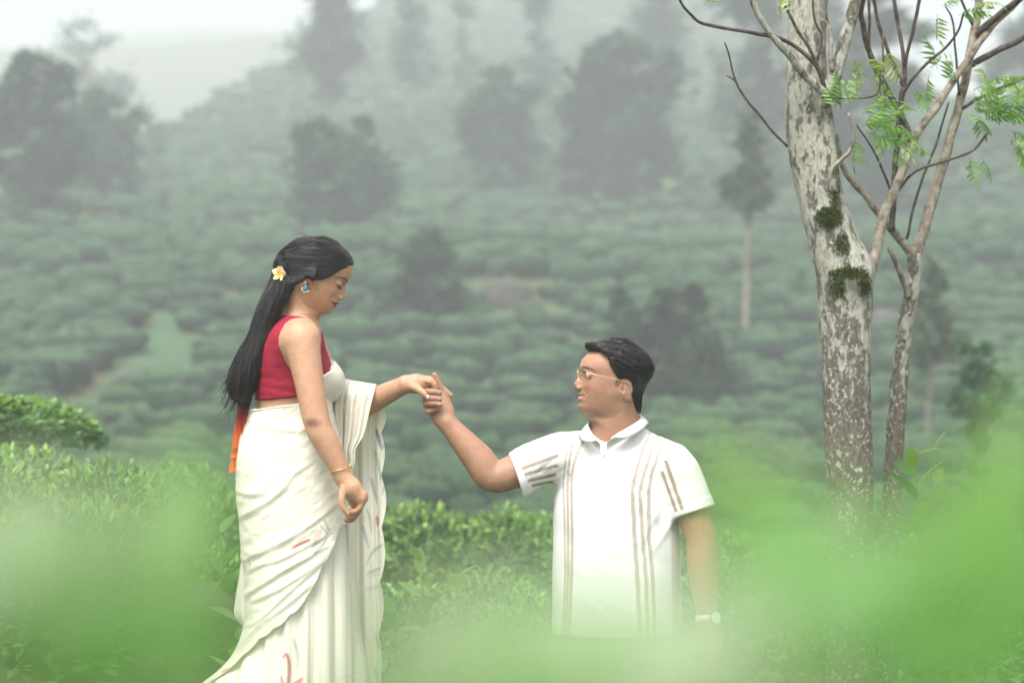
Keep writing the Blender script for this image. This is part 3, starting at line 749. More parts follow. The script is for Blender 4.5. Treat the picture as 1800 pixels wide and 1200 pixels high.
def comb(f, disp, starts, flow, steps, step, lift, seed=0):
    """strands that start on a hair surface and follow a combing direction along it"""
    P = starts.copy(); out = [P]
    for k in range(steps):
        e = .003; g = np.stack([f(P+np.eye(3)[i]*e)-f(P-np.eye(3)[i]*e) for i in range(3)], -1); g /= np.linalg.norm(g, axis=1)[:, None]+1e-9
        d = flow(P); d = d-g*(d*g).sum(1)[:, None]; d /= np.linalg.norm(d, axis=1)[:, None]+1e-9
        Q = P+d*step[:, None]; Q = Q-(f(Q)-lift)[:, None]*g*.9
        P = Q; out.append(P)
    A = np.stack(out, 1); n_ = A.shape[1]; flat = A.reshape(-1, 3)
    e = .003; g = np.stack([f(flat+np.eye(3)[i]*e)-f(flat-np.eye(3)[i]*e) for i in range(3)], -1); g /= np.linalg.norm(g, axis=1)[:, None]+1e-9
    return (flat+g*disp(flat)[:, None]).reshape(A.shape)

# ------------------------------------------------------------------ materials for people
m_skin = mat('skin', rough=.52, spec=.35); n = N(m_skin)
sc_ = n.mix(n.ramp(n.noise(45, 4), [(.35, (0, 0, 0)), (.65, (1, 1, 1))]), n.attr(), n.mix(1.0, n.attr(), (.93, .86, .83), 'MULTIPLY'))
sc_ = n.mix(n.ramp(n.noise(260, 3), [(.40, (0, 0, 0)), (.66, (1, 1, 1))]), sc_, n.mix(1.0, sc_, (.90, .86, .85), 'MULTIPLY'))
n.rough(n.ramp(n.noise(90, 3), [(.3, (.42, .42, .42)), (.7, (.60, .60, .60))]))
n.color(sc_); n.bump(n.noise(520, 3), .18, .0012)
m_skin.node_tree.nodes['Principled BSDF'].inputs['Subsurface Weight'].default_value = .12
m_skin.node_tree.nodes['Principled BSDF'].inputs['Subsurface Radius'].default_value = (.012, .005, .003)
m_hair = mat('black_hair', rough=.42, spec=.38); n = N(m_hair)
n.color(n.ramp(n.noise(55, 3), [(.3, (.006, .005, .006)), (.7, (.020, .016, .016))]))
m_red = mat('red_blouse_cotton', rough=.8, spec=.2); n = N(m_red)
n.color(n.ramp(n.noise(26, 4), [(.3, (.235, .009, .028)), (.7, (.31, .016, .040))])); n.bump(n.noise(700, 2), .25, .001)
m_saree = mat('cream_saree_cotton', rough=.85, spec=.15); n = N(m_saree)
n.color(n.mix(n.ramp(n.noise(300, 2), [(.3, (0, 0, 0)), (.7, (.6, .6, .6))]), n.attr(), n.mix(1.0, n.attr(), (.94, .93, .90), 'MULTIPLY')))
n.bump(n.noise(240, 3), .15, .001)
n.translucent(n.mix(1.0, n.attr(), (.95, .97, .88), 'MULTIPLY'), .22)
m_gold = mat('gold', (.80, .52, .18), .28, .5, Metallic=1.0)
m_silver = mat('silver', (.75, .75, .74), .25, .5, Metallic=1.0)
m_gem = mat('blue_stone', (.02, .22, .36), .08, .8)
CREAM = np.array([.82, .795, .695])

WPX = CAMD
def wp(px, py, y=0.0): 
    v = at(px, py, CAMD+y); return np.array(v)

SKIN_W = np.array([.49, .292, .188])
woman = empty('person', tuple(wp(520, 1395, 0)))
woman.location.z = 0.0
WROOT = np.array(woman.location)
tag(woman, 'woman in a white saree and red sleeveless blouse, hand held out', 'person')
def wlink(name, V, F, m, cols=None, smooth_shade=True, parent=None):
    """mesh given in world coordinates, parented to the woman"""
    return link(name, mesh(name, np.asarray(V)-WROOT, F, cols, smooth_shade), m, parent or woman)

# head -----------------------------------------------------------
WP0 = [(-82, 62), (-75, 80), (-70, 86), (-65, 89), (-58, 88.8), (-53, 87.2), (-50, 89.5), (-46, 94), (-42.5, 93.5), (-40.5, 91.5), (-38.5, 95), (-34, 98.3), (-30, 95.8), (-26, 93.5), (-23.5, 94), (-20, 101.5), (-16.5, 107.6), (-12, 109.6), (-8, 108.6), (0, 104), (10, 99.2), (20, 95), (26, 94), (33, 96), (42, 97.6), (55, 97.6), (70, 94.5), (85, 87), (100, 71), (110, 50), (118, 10)]
WP1 = [(-82, 62), (-75, 78), (-65, 86), (-50, 87.5), (-35, 89), (-20, 89.5), (-5, 89.5), (10, 89), (26, 91), (42, 97), (55, 97.3), (70, 94.3), (85, 87), (100, 71), (110, 50), (118, 10)]
HW = [(-82, 12), (-75, 25), (-65, 37), (-50, 48), (-35, 55), (-15, 61), (5, 65), (25, 67), (50, 71), (75, 69), (95, 56), (108, 36), (118, 8)]
HXB = [(-82, 40), (-75, 16), (-62, -8), (-48, -26), (-35, -44), (-20, -62), (0, -80), (30, -90), (60, -90), (85, -76), (105, -48), (118, -10)]
WY = -0.03
wh = Head(WP0, WP1, HW, HXB, 1.0, wp(549, 489, WY), 24, -2, 0, eye=(29, 17))

# body joints ----------------------------------------------------
nsh, nel, nwr = wp(530, 600, -.165), wp(558, 745, -.212), wp(603, 838, -.215)
fsh, fel, fwr = wp(538, 603, .16), wp(603, 728, .14), wp(714, 675, .02)
TZ = [(wp(0, py)[2]) for py in (1000, 900, 830, 770, 715, 690, 660, 630, 605, 585, 570, 555)]
TL = [wp(px, 0)[0] for px in (446, 446, 446, 450, 452, 451, 450, 452, 460, 470, 482, 495)]
TR = [wp(px, 0)[0] for px in (590, 590, 588, 574, 568, 575, 583, 577, 566, 558, 552, 546)]
TW = [.14, .15, .15, .14, .130, .135, .14, .15, .155, .15, .12, .06]
TZ, TL, TR, TW = [np.array(a[::-1]) for a in (TZ, TL, TR, TW)]
o_ = np.argsort(TZ); TZ, TL, TR, TW = TZ[o_], TL[o_], TR[o_], TW[o_]
TLf, TRf, TWf = [table(list(zip(TZ, a)), .012) for a in (TL, TR, TW)]
def w_torso(P, grow=0.0):
    z = P[:, 2]
    xl, xr, w = TLf(z), TRf(z), TWf(z)
    a = (xr-xl)/2+grow; xc = (xr+xl)/2; w = w+grow
    # two breasts: the front line drops back in the middle and at the sides
    k = ((np.abs(P[:, 0]-xc)/a)**2.3+(np.abs(P[:, 1])/w)**2.3)**(1/2.3)
    d = (k-1)*np.minimum(a, w)
    return smax(smax(d, z-TZ[-1]-grow, .03), TZ[0]-z, .02)
nk0, nk1 = wp(522, 578, 0.0), wh.world((-14, 0, -28))
def w_neck(P): return cone(P, nk0, nk1, .056, .050)
def w_arms(P):
    d = curve_chain(P, [nsh, nsh*.55+nel*.45+np.array([.0, -.004, 0]), nel, nel*.66+nwr*.34, nwr], [.0500, .0415, .0365, .0355, .0232], 14)
    e = curve_chain(P, [fsh, fsh*.5+fel*.5, fel, fel*.66+fwr*.34, fwr], [.052, .045, .0400, .0375, .0245], 16)
    sh = cone(P, nsh+np.array([-.008, .04, .010]), fsh+np.array([-.008, -.04, .010]), .050, .050)
    return smin(smin(d, sh, .04), smin(e, sh, .04), .02)

# her right hand, loosely closed at her side ----------------------
def fing(P, pts, r0, r1):
    return curve_chain(P, pts, np.linspace(r0, r1, len(pts)), 9)
NY = -.215
kn = [wp(639-3.5*i, 869+6.5*i, NY-.012+.017*i) for i in range(4)]     # knuckles, index first
def w_hand_near(P):
    d = chain(P, [nwr, wp(618, 858, NY-.004), wp(634, 874, NY-.003)], [.0245, .026, .021], .012)
    d = smin(d, cone(P, wp(612, 858, NY+.015), wp(628, 888, NY+.030), .021, .017), .014)
    for i, k in enumerate(kn):
        l = [.86, .92, .87, .74][i]
        a = k+np.array([-.008, .002, -.036])*l; b = a+np.array([-.017, .005, -.017])*l; c = b+np.array([-.017, .006, -.002])*l
        d = smin(d, fing(P, [k+np.array([-.018, .002, .010]), k, a, b, c], .0092, .0074), .0040)
    th = [wp(605, 858, NY-.018), wp(601, 874, NY-.026), wp(603, 890, NY-.028), wp(611, 902, NY-.026)]
    return smin(d, fing(P, th, .0115, .0078), .006)
# her left hand resting in his ------------------------------------
FY = .02
def w_hand_far(P):
    d = chain(P, [fwr, wp(732, 674, FY), wp(750, 672, FY)], [.0245, .0255, .0185], .012)
    d = smin(d, cone(P, wp(730, 677, FY+.025), wp(750, 676, FY+.032), .019, .015), .014)
    F_ = [[(741, 669, -.012), (757, 670, -.016), (765, 682, -.012), (758, 694, .000), (753, 703, .006)],
          [(742, 667, .004), (759, 667, .004), (771, 680, .010), (773, 698, .014), (768, 712, .014)],
          [(742, 668, .022), (759, 668, .026), (773, 678, .030), (784, 688, .034), (791, 694, .036)],
          [(742, 671, .038), (757, 672, .044), (768, 681, .050), (777, 690, .052)]]
    for i, f_ in enumerate(F_):
        d = smin(d, fing(P, [wp(a, b, FY+c) for a, b, c in f_], .0100, .0072), .0045)
    th = [wp(722, 678, FY-.018), wp(734, 683, FY-.030), wp(745, 691, FY-.040), wp(756.5, 700, FY-.044)]
    return smin(d, fing(P, th, .0125, .0082), .007)
def w_body(P):
    d = w_torso(P)
    d = smin(d, w_arms(P), .028)
    d = smin(d, w_neck(P), .03)
    d = smin(d, wh.f(P), .025)
    d = smin(d, near(P, w_hand_near, hand1[0]+.01, hand1[1]-.01), .008)
    return smin(d, near(P, w_hand_far, hand2[0]+.012, hand2[1]-.01), .008)

def woman_colors(V):
    c = np.repeat(SKIN_W[None], len(V), 0)
    c = c*(1+.05*fbm(V, 14, 2, 2))[:, None]
    Q = wh.local(V); x, y, z = Q.T; ay = np.abs(y); hd = (z > -90) & (x > 40)
    fx = np.where(hd, 1, 0)
    # warm cheeks and nose
    c = mix_col(c, .35*np.exp(-((ay-42)/18)**2-((z+14)/15)**2)*fx, (.52, .22, .14))
    # lips
    up = np.interp(ay, [0, 5, 12, 22, 27], [-31.5, -30.2, -32, -36.5, -38.5]); lo = np.interp(ay, [0, 10, 20, 27], [-50, -49, -44.5, -38.5])
    c = mix_col(c, smooth(lo-.8, lo+.8, z)*smooth(up+.8, up-.8, z)*(ay < 27)*fx*.95, (.26, .035, .075))
    c = mix_col(c, np.exp(-((z-np.interp(ay, [0, 24], [-40.5, -38.5]))/1.0)**2)*(ay < 25)*fx*.8, (.07, .015, .02))
    # brow: rises from the nose, arches, tapers
    bz = np.interp(ay, [10, 18, 30, 40, 50], [30.5, 33.5, 37, 36.5, 31]); bw = np.interp(ay, [10, 16, 34, 52], [2.2, 3.4, 2.8, 1.0])
    c = mix_col(c, smooth(1.5, .5, np.abs(z-bz)/bw)*smooth(8, 12, ay)*smooth(53, 48, ay)*fx*.88, (.030, .018, .014))
    # lowered lid: darker rim and lash line
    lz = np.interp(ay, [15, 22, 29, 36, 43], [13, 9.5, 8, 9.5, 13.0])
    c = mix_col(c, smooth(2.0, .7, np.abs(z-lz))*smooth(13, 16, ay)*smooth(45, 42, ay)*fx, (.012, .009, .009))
    c = mix_col(c, .35*np.exp(-((ay-31)/13)**2-((z-22)/5)**2)*fx, (.30, .13, .09))
    c = mix_col(c, smooth(7.5, 5.5, np.hypot(ay-7.5, (z+24.5)*1.5))*fx*.5, (.10, .04, .03))
    # elbow, knuckles, nails
    el = nel+np.array([-.012, -.036, .004]); ed = np.linalg.norm((V-el)*np.array([.85, .6, 1.5]), axis=1)
    c = mix_col(c, .80*smooth(.030, .004, ed), (.12, .055, .04))
    for q, rr in [(wp(753.5, 697.5, FY-.053), .0075)]:
        c = mix_col(c, smooth(rr, rr*.75, np.linalg.norm(V-q, axis=1)), (.82, .74, .70))
    return c
parts = []
hmin, hmax = wh.world((0, 0, 20))-.155, wh.world((0, 0, 20))+.155
def split(P, d, lo, hi):        # keep a region of the field: the rest is cut by a box
    return d
def region(f, lo, hi, h):
    V, F = isosurface(f, np.array(lo)-2*h, np.array(hi)+2*h, h)
    return V, F
def cut_faces(V, F, keep):
    k = keep(V[F].mean(1)); F = F[k]
    u, inv = np.unique(F, return_inverse=True)
    return V[u], inv.reshape(F.shape)
nb_ = np.array(wp(575, 0))[0]
hb = (hmin, hmax)
hand1 = (np.minimum(nwr, wp(598, 925, NY-.06))-.012, np.maximum(wp(650, 845, NY+.09), nwr)+.01)
hand2 = (wp(712, 730, FY-.075), wp(800, 652, FY+.085))
inb = lambda C, b: ((C > b[0]) & (C < b[1])).all(1)
def fine_head(C): return inb(C, hb)
Vh, Fh = region(w_body, hmin, hmax, .0022); Vh, Fh = cut_faces(Vh, Fh, lambda C: inb(C, hb))
V1, F1 = region(w_body, *hand1, .0020); V1, F1 = cut_faces(V1, F1, lambda C: inb(C, hand1))
V2, F2 = region(w_body, *hand2, .0020); V2, F2 = cut_faces(V2, F2, lambda C: inb(C, hand2))
Vb, Fb = isosurface(w_body, (wp(405, 0)[0], -.30, wp(0, 880)[2]), (wp(735, 0)[0], .27, wp(0, 540)[2]), .005)
sh_ = .004
shr = lambda b: (b[0]+sh_, b[1]-sh_)
Vb, Fb = cut_faces(Vb, Fb, lambda C: ~(inb(C, shr(hb)) | inb(C, shr(hand1)) | inb(C, shr(hand2))))
V, F = join([(Vh, Fh), (V1, F1), (V2, F2), (Vb, Fb)])
wlink('body', V, F, m_skin, woman_colors(V))

# lashes ----------------------------------------------------------
def surf_x(h, y, z, x0=130.):
    """walk back along the head's x axis to its surface"""
    x = np.linspace(x0, 40, 181); Q = np.stack([x, np.full_like(x, y), np.full_like(x, z)], -1)
    v = h.f0(h.world(Q)); i = np.argmax(v < 0); return x[i]
for sgn in (-1, 1):
    parts = []
    for t in np.linspace(0, 1, 15):
        ay = 17+25*t; z = np.interp(ay, [15, 22, 29, 36, 43], [12.5, 9.0, 7.5, 9.0, 12.5])
        x = surf_x(wh, sgn*ay, z)
        L = 5+4.5*t
        a = np.array([x-1, sgn*ay, z]); b = a+np.array([L*.75, sgn*L*.45*(t-.2), -L*.55]); c = b+np.array([L*.35, sgn*L*.2*t, .15*L])
        parts.append(tube(wh.world(np.array([a, b, c])), [.0006, .0004, .0002], 4))
    V, F = tjoin(parts); wlink('eyelashes', V, F, m_hair)

# hair ------------------------------------------------------------
WH0 = wh.world((-92, -8, 26))                                   # where the half-up hair is caught
flow_pos = wp(491, 481, -.105)
tail = [wp(500, 470, -.055), wp(490, 510, -.075), wp(470, 550, -.085), wp(456, 600, -.09), wp(434, 645, -.095), wp(424, 680, -.095), wp(432, 708, -.09)]
tailr = [.028, .033, .033, .036, .042, .039, .014]
def hairline(ay, z):
    return np.interp(z, [-40, -20, 0, 11, 30, 51, 66, 74, 90], [-40, -14, 16, 36, 52, 66, 76, 82, 104])
def w_hair(P):
    Q = wh.local(P); ay = np.abs(Q[:, 1])
    base = wh.f0(P)-(.0075+.003*smooth(60, 110, Q[:, 2])+.007*smooth(-40, -90, Q[:, 0]))
    base = smax(base, ell(Q, (4, 0, 24), (98, 79, 90))*.001-.0115-.03*smooth(45, 0, Q[:, 2])-.006*smooth(-40, -90, Q[:, 0]), .012)
    # front limit: hair lies behind the hairline, swept from the middle parting down over the ear
    lim = (Q[:, 0]-hairline(ay, Q[:, 2]))*.001
    d = smax(base, lim*.75, .006)
    d = smax(d, (-42-Q[:, 2]+np.clip(-Q[:, 0]-30, 0, 60)*-.2)*.001, .02)
    bun = ell(Q, (-82, -14, 22), (30, 52, 34))*.001
    d = smin(d, bun, .02)
    t = curve_chain(P, tail, tailr, 16)
    d = smin(d, t, .03)
    # ear peeks out
    d = smax(d, -ell(Q, (1, -79, -13), (11, 14, 15))*.001, .006)
    return d
def w_hair_disp(P):
    Q = wh.local(P)
    # combed locks: on the head they run back to the clasp, in the tail they run down it
    wv = fbm(np.stack([Q[:, 0]*.010+Q[:, 2]*.008, Q[:, 1]*.06, (Q[:, 2]-Q[:, 0]*.42)*.10], -1), 1.0, 3, 4)
    al = P@TD; p1 = P@TE+.012*np.sin(al*17); p2 = P[:, 1]
    tv = fbm(np.stack([al*5, p1*75, p2*75], -1), 1.0, 3, 6)
    k = smooth(-.01, .03, d_head(Q)); return -(wv*.0022*(1-k)+tv*.0065*k)
TD = np.array(tail[0])-np.array(tail[-1]); TD /= np.linalg.norm(TD); TE = np.cross(TD, [0, 1, 0])
def d_head(Q): return (np.linalg.norm((Q-np.array([0, 0, 20]))/np.array([105, 82, 100]), axis=1)-1)*.09
def w_hair_s(P): return near(P, w_hair, np.array([wp(395, 0)[0], -.17, wp(0, 722)[2]]), np.array([wp(632, 0)[0], .10, wp(0, 402)[2]]), .05)
V, F = isosurface(w_hair_s, (wp(390, 0)[0], -.18, wp(0, 725)[2]), (wp(640, 0)[0], .12, wp(0, 398)[2]), .0034, disp=w_hair_disp)
hairo = wlink('hair', V, F, m_hair)
# strands laid over it: over the head to the clasp, then down the tail
rs = np.random.default_rng(21)
HV = V; HQ = wh.local(HV); pick = rs.permutation(np.where((HQ[:, 2] > -30) & (d_head(HQ) < .012) & (HQ[:, 0] > -80))[0])[:1700]
clasp = wh.world((-95, -26, 16))
def w_flow(P):
    d = clasp-P; d /= np.linalg.norm(d, axis=1)[:, None]; return d+np.stack([vnoise(P, 40, 1), vnoise(P, 40, 2), vnoise(P, 40, 3)], -1)*.10
pick = np.concatenate([pick, rs.permutation(np.where((HQ[:, 0] > 35) & (HQ[:, 2] > 20))[0])[:700]])
S_ = project(w_hair, HV[pick], .0, 2)
paths = list(comb(w_hair, w_hair_disp, S_, w_flow, 9, rs.uniform(.004, .0085, len(S_)), .0004))
tk = rs.permutation(np.where((d_head(HQ) > .008) & (HV[:, 2] < clasp[2]+.01))[0])[:1500]
TT = np.gradient(catmull(np.array(tail), 40), axis=0); TT /= np.linalg.norm(TT, axis=1)[:, None]; TC = catmull(np.array(tail), 40)
def t_flow(P):
    i = np.argmin(((P[:, None, 2]-TC[None, :, 2])**2), axis=1); ph = P@TD*26+P[:, 1]*30
    return TT[i]+np.stack([.30*np.sin(ph), .20*np.cos(ph*.8), 0*ph], -1)+.07*np.stack([vnoise(P, 60, 1), vnoise(P, 60, 2), 0*ph], -1)
S_ = project(w_hair, HV[tk], .0, 2)
paths += list(comb(w_hair, w_hair_disp, S_, t_flow, 9, rs.uniform(.006, .012, len(S_)), .0006))
tp_ = []
tpts = catmull(np.array(tail), 18); trad = np.interp(np.linspace(0, 1, 18), np.linspace(0, 1, 7), tailr)
for i in range(300):
    a0 = rs.uniform(0, 2*math.pi); q = rs.uniform(.82, 1.10); st = rs.integers(0, 5); en = rs.integers(13, 19)
    ph = rs.uniform(0, 6.28); pts = []
    for k in range(st, en):
        aa = a0+.16*math.sin(k*.9+ph)+.03*k
        loose = 1+(.35*max(0, k-12)/6)*rs.uniform(.0, 1)
        pts.append(tpts[k]+trad[k]*q*loose*np.array([math.cos(aa), math.sin(aa)*.9, .25*math.cos(aa)])+np.array([.004*math.sin(k*.8+ph), 0, 0]))
    tp_.append(catmull(np.array(pts), 14))
TP = np.vstack(tp_); TP[:int(len(TP)*.0)] = TP[:int(len(TP)*.0)]
TQ = project(w_hair_s, TP.copy(), .0008, 3); kk = np.repeat(rs.random(len(tp_)) < .86, 14)[:, None]
kk = kk & (np.linalg.norm(TQ-TP, axis=1) < .03)[:, None]
paths += list(np.where(kk, TQ, TP).reshape(-1, 14, 3))
V, F = ribbon_strands(paths, .0008)
o = wlink('strands', V, F, m_hair, parent=hairo); o['kind'] = 'stuff'
paths = []
for i in range(260):                                            # curling tips
    k0 = rs.integers(11, 17); a0 = rs.uniform(0, 6.28); p = tpts[k0]+trad[k0]*np.array([math.cos(a0), math.sin(a0)*.9, 0])
    L = rs.uniform(.03, .075); w_ = rs.uniform(.004, .012); ph = rs.uniform(0, 6.28)
    paths.append(np.array([p+np.array([-.22*L*t+w_*math.sin(4.2*t+ph)*t-.012*t, w_*.5*math.cos(4*t+ph)*t, -L*t]) for t in np.linspace(0, 1, 10)]))
# wisps
for i in range(12):
    a = wh.world((rs.uniform(-60, 80), rs.uniform(-40, 40), 100)); p = project(w_hair, a[None], .0015)[0]
    b = p+np.array([rs.uniform(-.03, .01), rs.uniform(-.01, .01), rs.uniform(-.004, .010)]); c = b+np.array([rs.uniform(-.03, 0), 0, rs.uniform(-.012, .004)])
    paths.append(catmull(np.array([p-np.array([0, 0, .002]), b, c]), 6))
for i in range(7):                                             # loose hairs by the ear and neck
    a = wh.world((rs.uniform(-25, 12), -64, rs.uniform(-20, 8))); b = a+np.array([rs.uniform(.0, .016), -.006, -.02]); c = b+np.array([rs.uniform(-.012, .012), 0, -.022])
    paths.append(catmull(np.array([a, b, c]), 6))
V, F = ribbon_strands(paths, .00045)
o = wlink('wisps', V, F, m_hair, parent=hairo); o['kind'] = 'stuff'

# blouse ----------------------------------------------------------
arm_c = nsh+np.array([.004, 0, .0])
def w_blouse(P):
    d = smin(w_torso(P), cone(P, nsh+np.array([-.012, .045, .008]), fsh+np.array([-.012, -.045, .008]), .050, .050), .04)
    d = smin(d, w_neck(P), .03)-.0035
    return blouse_cut(P, d)
def blouse_disp(P):
    return -(.0022*fbm(P*np.array([1.0, 1, 2.4]), 22, 2, 5)-.0016*np.abs(np.sin((P[:, 2]*1.0+P[:, 0]*.35)*95+3*vnoise(P, 9, 1)))*smooth(1.26, 1.14, P[:, 2]))
def blouse_cut(P, d):
    # armholes, neck, lower hem
    for s, sh in ((-1, nsh), (1, fsh)):
        c = sh+np.array([.012, s*.075, -.035])
        d = smax(d, -ell(P, c, (.055, .098, .105)), .006)
    nkc = np.array(nk0)+np.array([.030, 0, .045])
    d = smax(d, -ell(P, nkc, (.085, .090, .066)), .006)
    hem = P[:, 2]-(wp(0, 703)[2]+.02*(P[:, 0]-wp(450, 0)[0])/.2)
    return smax(d, -hem, .004)
V, F = isosurface(w_blouse, (wp(435, 0)[0], -.19, wp(0, 720)[2]), (wp(600, 0)[0], .19, wp(0, 540)[2]), .0038, disp=blouse_disp)
wlink('blouse', V, F, m_red)

# saree -----------------------------------------------------------
def stroke(px, py, pts, w0, w1=None, soft=1.5):
    """1 inside a brush stroke along pts"""
    pts = np.asarray(pts, float); q = catmull(pts, 14) if len(pts) > 2 else pts
    best = np.full(len(px), 1e9); w1 = w0 if w1 is None else w1
    for i in range(len(q)-1):
        a, b = q[i], q[i+1]; dx, dy = b-a; L = dx*dx+dy*dy+1e-9
        t = np.clip(((px-a[0])*dx+(py-a[1])*dy)/L, 0, 1)
        f_ = (i+t)/(len(q)-1); w = (w0+(w1-w0)*f_)*(.35+.65*np.sin(np.pi*np.clip(f_*.9+.05, 0, 1))**.6)
        best = np.minimum(best, np.hypot(px-a[0]-t*dx, py-a[1]-t*dy)-w)
    return smooth(soft, -soft, best)
PINK, ROSE, BLUE, TEAL, GREYG = (.50, .06, .10), (.58, .16, .19), (.16, .19, .36), (.15, .36, .29), (.27, .34, .32)
def saree_print(V, strokes, front=None):
    px, py = pxz(V); c = np.repeat(CREAM[None], len(V), 0)*(1+.015*fbm(V, 30, 2, 3))[:, None]
    if front is None: front = np.ones(len(V))
    for col, a, pts, w0, w1 in strokes: c = mix_col(c, stroke(px, py, pts, w0, w1)*a*front, col)
    return c
SK = [(702, 444, 578, .140), (735, 438, 584, .150), (765, 428, 592, .165), (800, 421, 600, .176), (850, 419, 608, .185), (900, 423, 614, .188), (950, 428, 620, .186), (1000, 433, 627, .184),
      (1050, 436, 633, .183), (1100, 434, 637, .185), (1140, 420, 641, .19), (1170, 396, 645, .195), (1200, 355, 648, .20), (1260, 318, 655, .215), (1340, 296, 662, .235), (1396, 284, 668, .25)]
skz = [wp(0, r[0])[2] for r in SK]
skl, skr, skw = [table(list(zip(skz, [wp(r[k], 0)[0] if k < 3 else r[k] for r in SK])), .014) for k in (1, 2, 3)]
def skirt_point(th, z, off):
    """th 0 faces +x (her front), pi/2 faces away, -pi/2 faces the camera"""
    c, s = np.cos(th), np.sin(th); p = 2/2.3
    xl, xr, w = skl(z), skr(z), skw(z); a = (xr-xl)/2; xc = (xl+xr)/2
    return np.stack([xc+(a+off)*np.sign(c)*np.abs(c)**p, (w+off)*np.sign(s)*np.abs(s)**p, z], -1)
NU = 380
th = np.linspace(-math.pi*1.5, math.pi*.5, NU, endpoint=False)
def pleat(x): return 1-np.abs(((x % 1)-.5)*2)**1.5
# inner layer: falls in straight pleats to the ground
zt, zb_ = wp(0, 760)[2], .012
zz = np.linspace(zt, zb_, 320)
TH, ZZ = np.meshgrid(th, zz)
def inner_off(TH, ZZ):
    base = skirt_point(TH, ZZ, 0.0); X = base[..., 0]; dn = smooth(zt, .25, ZZ)
    wob = .25*vnoise(np.stack([X*9, ZZ*1.1, TH], -1), 1, 8)
    return -.022+dn*(.016*pleat(X*13.5+wob+TH*.6)+.006*pleat(X*31+wob*2))+.006*fbm(np.stack([X*5, ZZ*1.5, TH], -1), 1, 2, 3)
Vi = skirt_point(TH, ZZ, inner_off(TH, ZZ)).reshape(-1, 3)
fr = (Vi[:, 1] < .02).astype(float)
inner_print = [(PINK, .8, [(508, 1141), (514, 1134), (519, 1150), (519, 1175), (515, 1197)], 2.2, 3.0), (PINK, .75, [(505, 1172), (508, 1185), (505, 1200)], 3.0, 2.5), (ROSE, .8, [(541, 1176), (528, 1188), (515, 1203)], 5.0, 4.0),
               (ROSE, .7, [(500, 1190), (512, 1206)], 3, 4), (GREYG, .55, [(526, 1110), (533, 1135), (532, 1165)], 3.5, 1.5), (GREYG, .35, [(600, 1180), (640, 1172)], 1.2, 1), (GREYG, .35, [(606, 1190), (640, 1184)], 1.2, 1),
               (TEAL, .4, [(470, 1200), (480, 1180)], 2, 1), (PINK, .6, [(560, 1245), (570, 1230), (590, 1240)], 5, 3), (TEAL, .5, [(480, 1290), (500, 1270), (520, 1300)], 3, 2)]
saree = empty('saree', tuple(WROOT)); saree.parent = woman; saree.location = (0, 0, 0)
def slink(name, V, F, cols): return wlink(name, V, F, m_saree, cols, parent=saree)
slink('pleated_skirt', Vi, grid_faces(NU, len(zz), True), saree_print(Vi, inner_print, fr))
# outer wrap: down to a scalloped diagonal edge
edge_px = [(395, 1196), (408, 1178), (428, 1152), (446, 1128), (468, 1106), (496, 1086), (520, 1066), (545, 1042), (562, 1008), (573, 985), (590, 950), (606, 915), (640, 900)]
def edge_row(px):
    e = np.interp(px, [p[0] for p in edge_px], [p[1] for p in edge_px])
    return e+5.0*np.abs(np.sin(px*.115))*smooth(640, 590, px)
FOLD = [([(548, 812), (529, 824), (493, 866), (436, 902), (424, 910)], 7, 4.2), ([(500, 858), (450, 862), (419, 858)], 4, 4), ([(590, 885), (555, 912), (514, 938), (449, 972), (432, 985)], 6, 4), ([(540, 930), (480, 960), (438, 965)], 5, 7),
        ([(580, 930), (514, 968), (470, 984), (446, 996)], 5, 3.2), ([(585, 948), (540, 974), (500, 998), (452, 1032), (440, 1045)], 7, 3.4), ([(590, 950), (566, 978), (512, 1018), (470, 1040), (446, 1052)], 6, 3.2),
        ([(585, 968), (560, 990), (510, 1036), (468, 1078), (436, 1096)], 7, 3.4), ([(560, 1010), (520, 1046), (468, 1086), (436, 1122), (408, 1150)], 6, 3.4), ([(446, 735), (480, 748), (530, 752), (575, 744)], 8, 5), ([(560, 760), (600, 840), (612, 900)], 6, 6),
        ([(470, 800), (520, 790), (560, 800)], 3, 8), ([(440, 830), (490, 815), (530, 780)], 3, 7), ([(425, 890), (450, 930), (440, 950)], 4, 5)]
def fold_height(px, py):
    h = np.zeros_like(px)
    for pts, amp, w in FOLD:
        q = catmull(np.array(pts, float), 16); best = np.full(px.shape, 1e9); side = np.zeros_like(px); ft = np.zeros_like(px)
        for i in range(15):
            a, b = q[i], q[i+1]; d = b-a; L = d@d+1e-9
            t = np.clip(((px-a[0])*d[0]+(py-a[1])*d[1])/L, 0, 1); ex, ey_ = px-a[0]-t*d[0], py-a[1]-t*d[1]
            r_ = np.hypot(ex, ey_); m_ = r_ < best; best = np.where(m_, r_, best); side = np.where(m_, ey_, side); ft = np.where(m_, (i+t)/15, ft)
        tap = np.clip(np.sin(np.pi*np.clip(ft*.94+.05, 0, 1)), 0, 1)**.5
        ww = np.where(side < 0, w*1.9, w*.9)          # soft above, sharp below
        h += amp*tap*np.exp(-(best/ww)**1.6)-.35*amp*tap*np.exp(-((best-w*2.2)/w)**2)*(side > 0)
    return h
nv = 250
tt = np.linspace(0, 1, nv)[:, None]*np.ones(NU)
base_px = pxz(skirt_point(th, np.full(NU, wp(0, 1000)[2]), 0))[0]
near_side = smooth(.05, -.05, np.sin(th))
eb = edge_row(base_px-8)
for _ in range(2):
    zz_e = CAMZ+(600-eb)/620; eb = edge_row(pxz(skirt_point(th, zz_e, .004))[0])
botpy = near_side*eb+(1-near_side)*(890+230*smooth(.3, -.6, np.cos(th)))
ztop = wp(0, 711)[2]+.018*np.cos(th)*1.0
zbot = CAMZ+(600-botpy)/620
ZO = ztop[None]*(1-tt)+zbot[None]*tt
TO = np.broadcast_to(th, ZO.shape)
